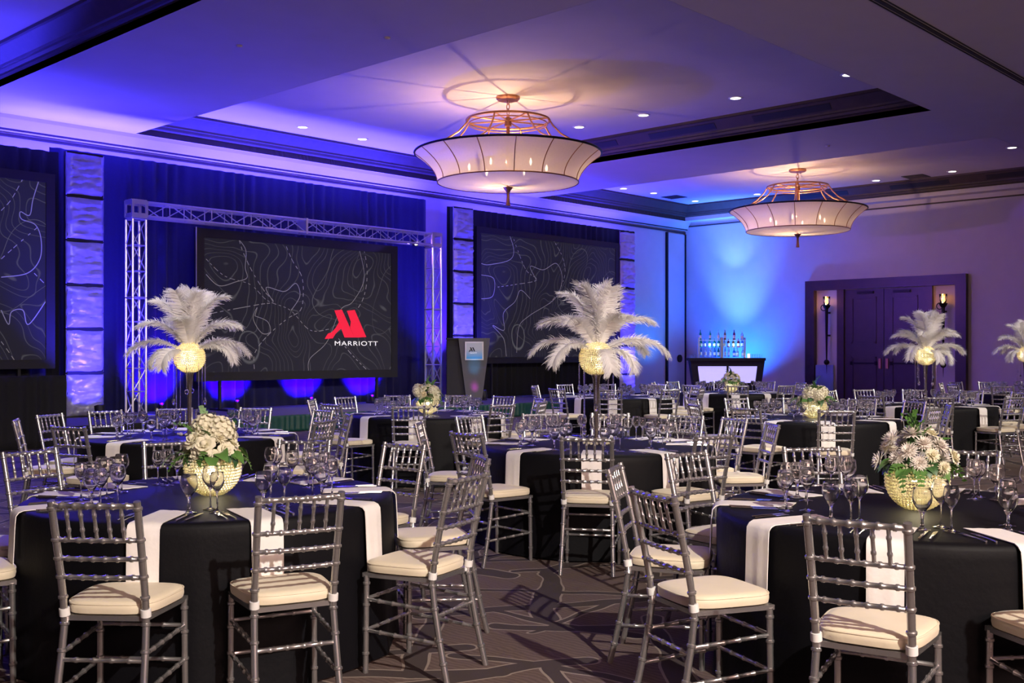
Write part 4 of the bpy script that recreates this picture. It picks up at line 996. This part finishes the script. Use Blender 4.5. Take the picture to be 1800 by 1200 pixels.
def table(px, d, tname, angs, pieces, seed, cutlery=True, glass_from=None, rnote={}):
    c = at_d(px, d); rnd = random.Random(seed)
    t = thing('round_table', 'round banquet table under the black cloth, '+tname, 'table', (c.x, c.y, 0), rnd.uniform(0, 1), 'round banquet tables')
    inst('tabletop', TOP, t)
    for k in range(4): inst('leg', LEG, t, rot=(0, 0, PI/2*k))
    cl = inst('tablecloth', CL[seed % 3], None, (c.x, c.y, 0), (0, 0, rnd.uniform(0, 6))); tag(cl, 'floor length black tablecloth on '+tname, 'tablecloth', 'black tablecloths')
    used = set()
    for th in angs:
        extra = 0; ch = True
        yx = 0
        if isinstance(th, tuple): th, extra, ch, yx = (th+(0,))[:4]
        hr = round((90-th)/30) % 12
        while hr in used: hr = (hr+1) % 12
        used.add(hr); hw = HW[hr]+' o\'clock seat of '+tname
        wa = R(th)-R(46.8); rr = 1.30+extra+rnd.uniform(-.005, .03); dx, dy = math.cos(wa), math.sin(wa)
        if ch:
            loc = (c.x+rr*dx, c.y+rr*dy, 0); rz = wa+PI+R(yx)+R(rnd.uniform(-3.5, 3.5)); vw = 'seen from behind' if -150 < th < -35 else 'facing the camera' if 35 < th < 150 else 'seen side-on'; lab = 'silver bamboo chair %s, ' % vw+hw
            if first[0]: chair.location = loc; chair.rotation_euler = (0, 0, rz); chair['label'] = lab; first[0] = False
            else: copy_tree(chair, loc, rz, lab)
        def put(nm, me, r_, tt, z, lab, cat, grp, rot=0):
            x = c.x+r_*dx-tt*dy; y = c.y+r_*dy+tt*dx
            o = inst(nm, me, None, (x, y, z), (0, 0, wa+rot)); tag(o, lab, cat, grp); return o
        put('napkin', NAP[rnd.randrange(4)], 0, 0, 0, 'white napkin over table edge, '+hw, 'napkin', 'white napkins')
        j = lambda q=.012: rnd.uniform(-q, q)
        put('water_goblet', G_water, .60+j(), .085+j(), .7615, 'short stemmed water goblet, '+hw, 'glass', 'water goblets')
        put('wine_glass', G_wine, .50+j(), .155+j(), .7615, 'tall stemmed wine glass, '+hw, 'glass', 'tall wine glasses')
        put('wine_glass', G_flute, .59+j(), .20+j(), .7615, 'narrow stemmed wine glass, '+hw, 'glass', 'narrow wine glasses')
        if cutlery:
            put('fork', FORK, .86, -.115+j(.004), .7615, 'inner dinner fork, '+hw, 'fork', 'dinner forks', PI+j(.05))
            put('fork', FORK, .85, -.150+j(.004), .7615, 'outer salad fork, '+hw, 'fork', 'salad forks', PI+j(.05))
            put('knife', KNIFE, .86, .115+j(.004), .7615, 'inner dinner knife, '+hw, 'knife', 'dinner knives', PI+j(.05))
            put('knife', KNIFE, .85, .150+j(.004), .7615, 'outer butter knife, '+hw, 'knife', 'butter knives', PI+j(.05))
    pz = (c.x, c.y, .7635)
    for kind, lab, sd, arg in pieces:
        if kind == 'feather': feather_piece(pz, lab, sd, arg)
        else: floral(pz, lab, sd, arg, 1.0)
planA = [('low', 5, 0), ('low', 176, 0), ('drop', -75, 0), ('low', -140, 1), ('drop', -35, 0), ('low', 40, 0), ('low', 120, 0), ('mid', 170, 0), ('mid', 12, 0), ('mid', -60, 1), ('mid', 60, 0), ('mid', 130, 1), ('mid', -120, 0),
         ('high', 150, 1), ('high', 25, 0), ('high', -80, 0), ('high', 90, 0), ('high', -150, 0), ('top', 0, 0), ('top', 180, 0)]
planB = [('low', -3, 0), ('low', 183, 0), ('drop', -110, 0), ('low', -20, 1), ('drop', -160, 0), ('low', 60, 0), ('low', 110, 0), ('mid', 178, 0), ('mid', 2, 0), ('mid', -85, 1), ('mid', 45, 0), ('mid', 135, 1),
         ('high', 172, 1), ('high', 8, 1), ('high', -90, 0), ('high', 90, 0), ('high', -40, 0), ('top', 90, 0), ('top', 250, 0)]
T1 = [-92, -60, (-22, .03, True, -6), 15, 52, 82, 116, 152, 178, -147]
table(374, 5.46, 'the front left table', T1, [('floral', 'beaded gold bowl of ivory roses on the front left table', 11, 'rose')], 1)
table(1612, 4.96, 'the front right table', [(-118, .12, True, -5), (-154, .08, True, -5), 167, 130, 94, 58, -84, (22, 0, False), (-14, 0, False), (-50, 0, False)], [('floral', 'beaded gold bowl of white daisies and roses on the front right table', 12, 'mum')], 3)
table(1048, 8.45, 'the centre feather table', [-97, -135, 176, 138, 107, 80, 50, 28, 0, -60], [('feather', 'tall white feather plume centrepiece on the centre table', 2, planA)], 2)
table(333, 9.4, 'the left feather table', [-112, -66, -22, 14, 45, 80, 113, 141, 168, -160], [('feather', 'tall white feather plume centrepiece before the left truss leg', 3, planB)], 4)
table(752, 12.6, 'the flower table nearest the stage', [-94, -50, -18, 18, 50, 78, 111, 143, 178, -135], [('floral', 'beaded bowl of ivory flowers on the table before the podium', 13, 'rose')], 5)
table(1430, 11.8, 'the flower table right of centre', [-134, -97, -48, -14, 20, 50, 82, 115, 150, -170], [('floral', 'beaded gold bowl of leafy white flowers right of the centre feathers', 14, 'rose')], 6)
table(1085, 17.4, 'the table behind the centre feathers', [-137, -100, -60, -24, 16, 55, 93, 125, 160, -168], [], 7, False)
table(1285, 19.3, 'the table before the bar', [-160, -97, -60, -25, 15, 50, 85, 130, 165, -130], [('floral', 'small looking bowl of flowers on the table before the bar', 15, 'mum')], 8, False)
table(1627, 14.7, 'the right feather table', [-105, -63, -25, 8, 42, 75, 107, 137, 170, -140], [('feather', 'tall white feather plume centrepiece before the double doors', 4, planA)], 9, False)
table(1802, 18.8, 'the table at far right edge', [-170, -130, -95, -60, 60, 92, 122, 152], [('feather', 'tall white feather plume centrepiece cut by the right picture edge', 5, planB)], 10, False)
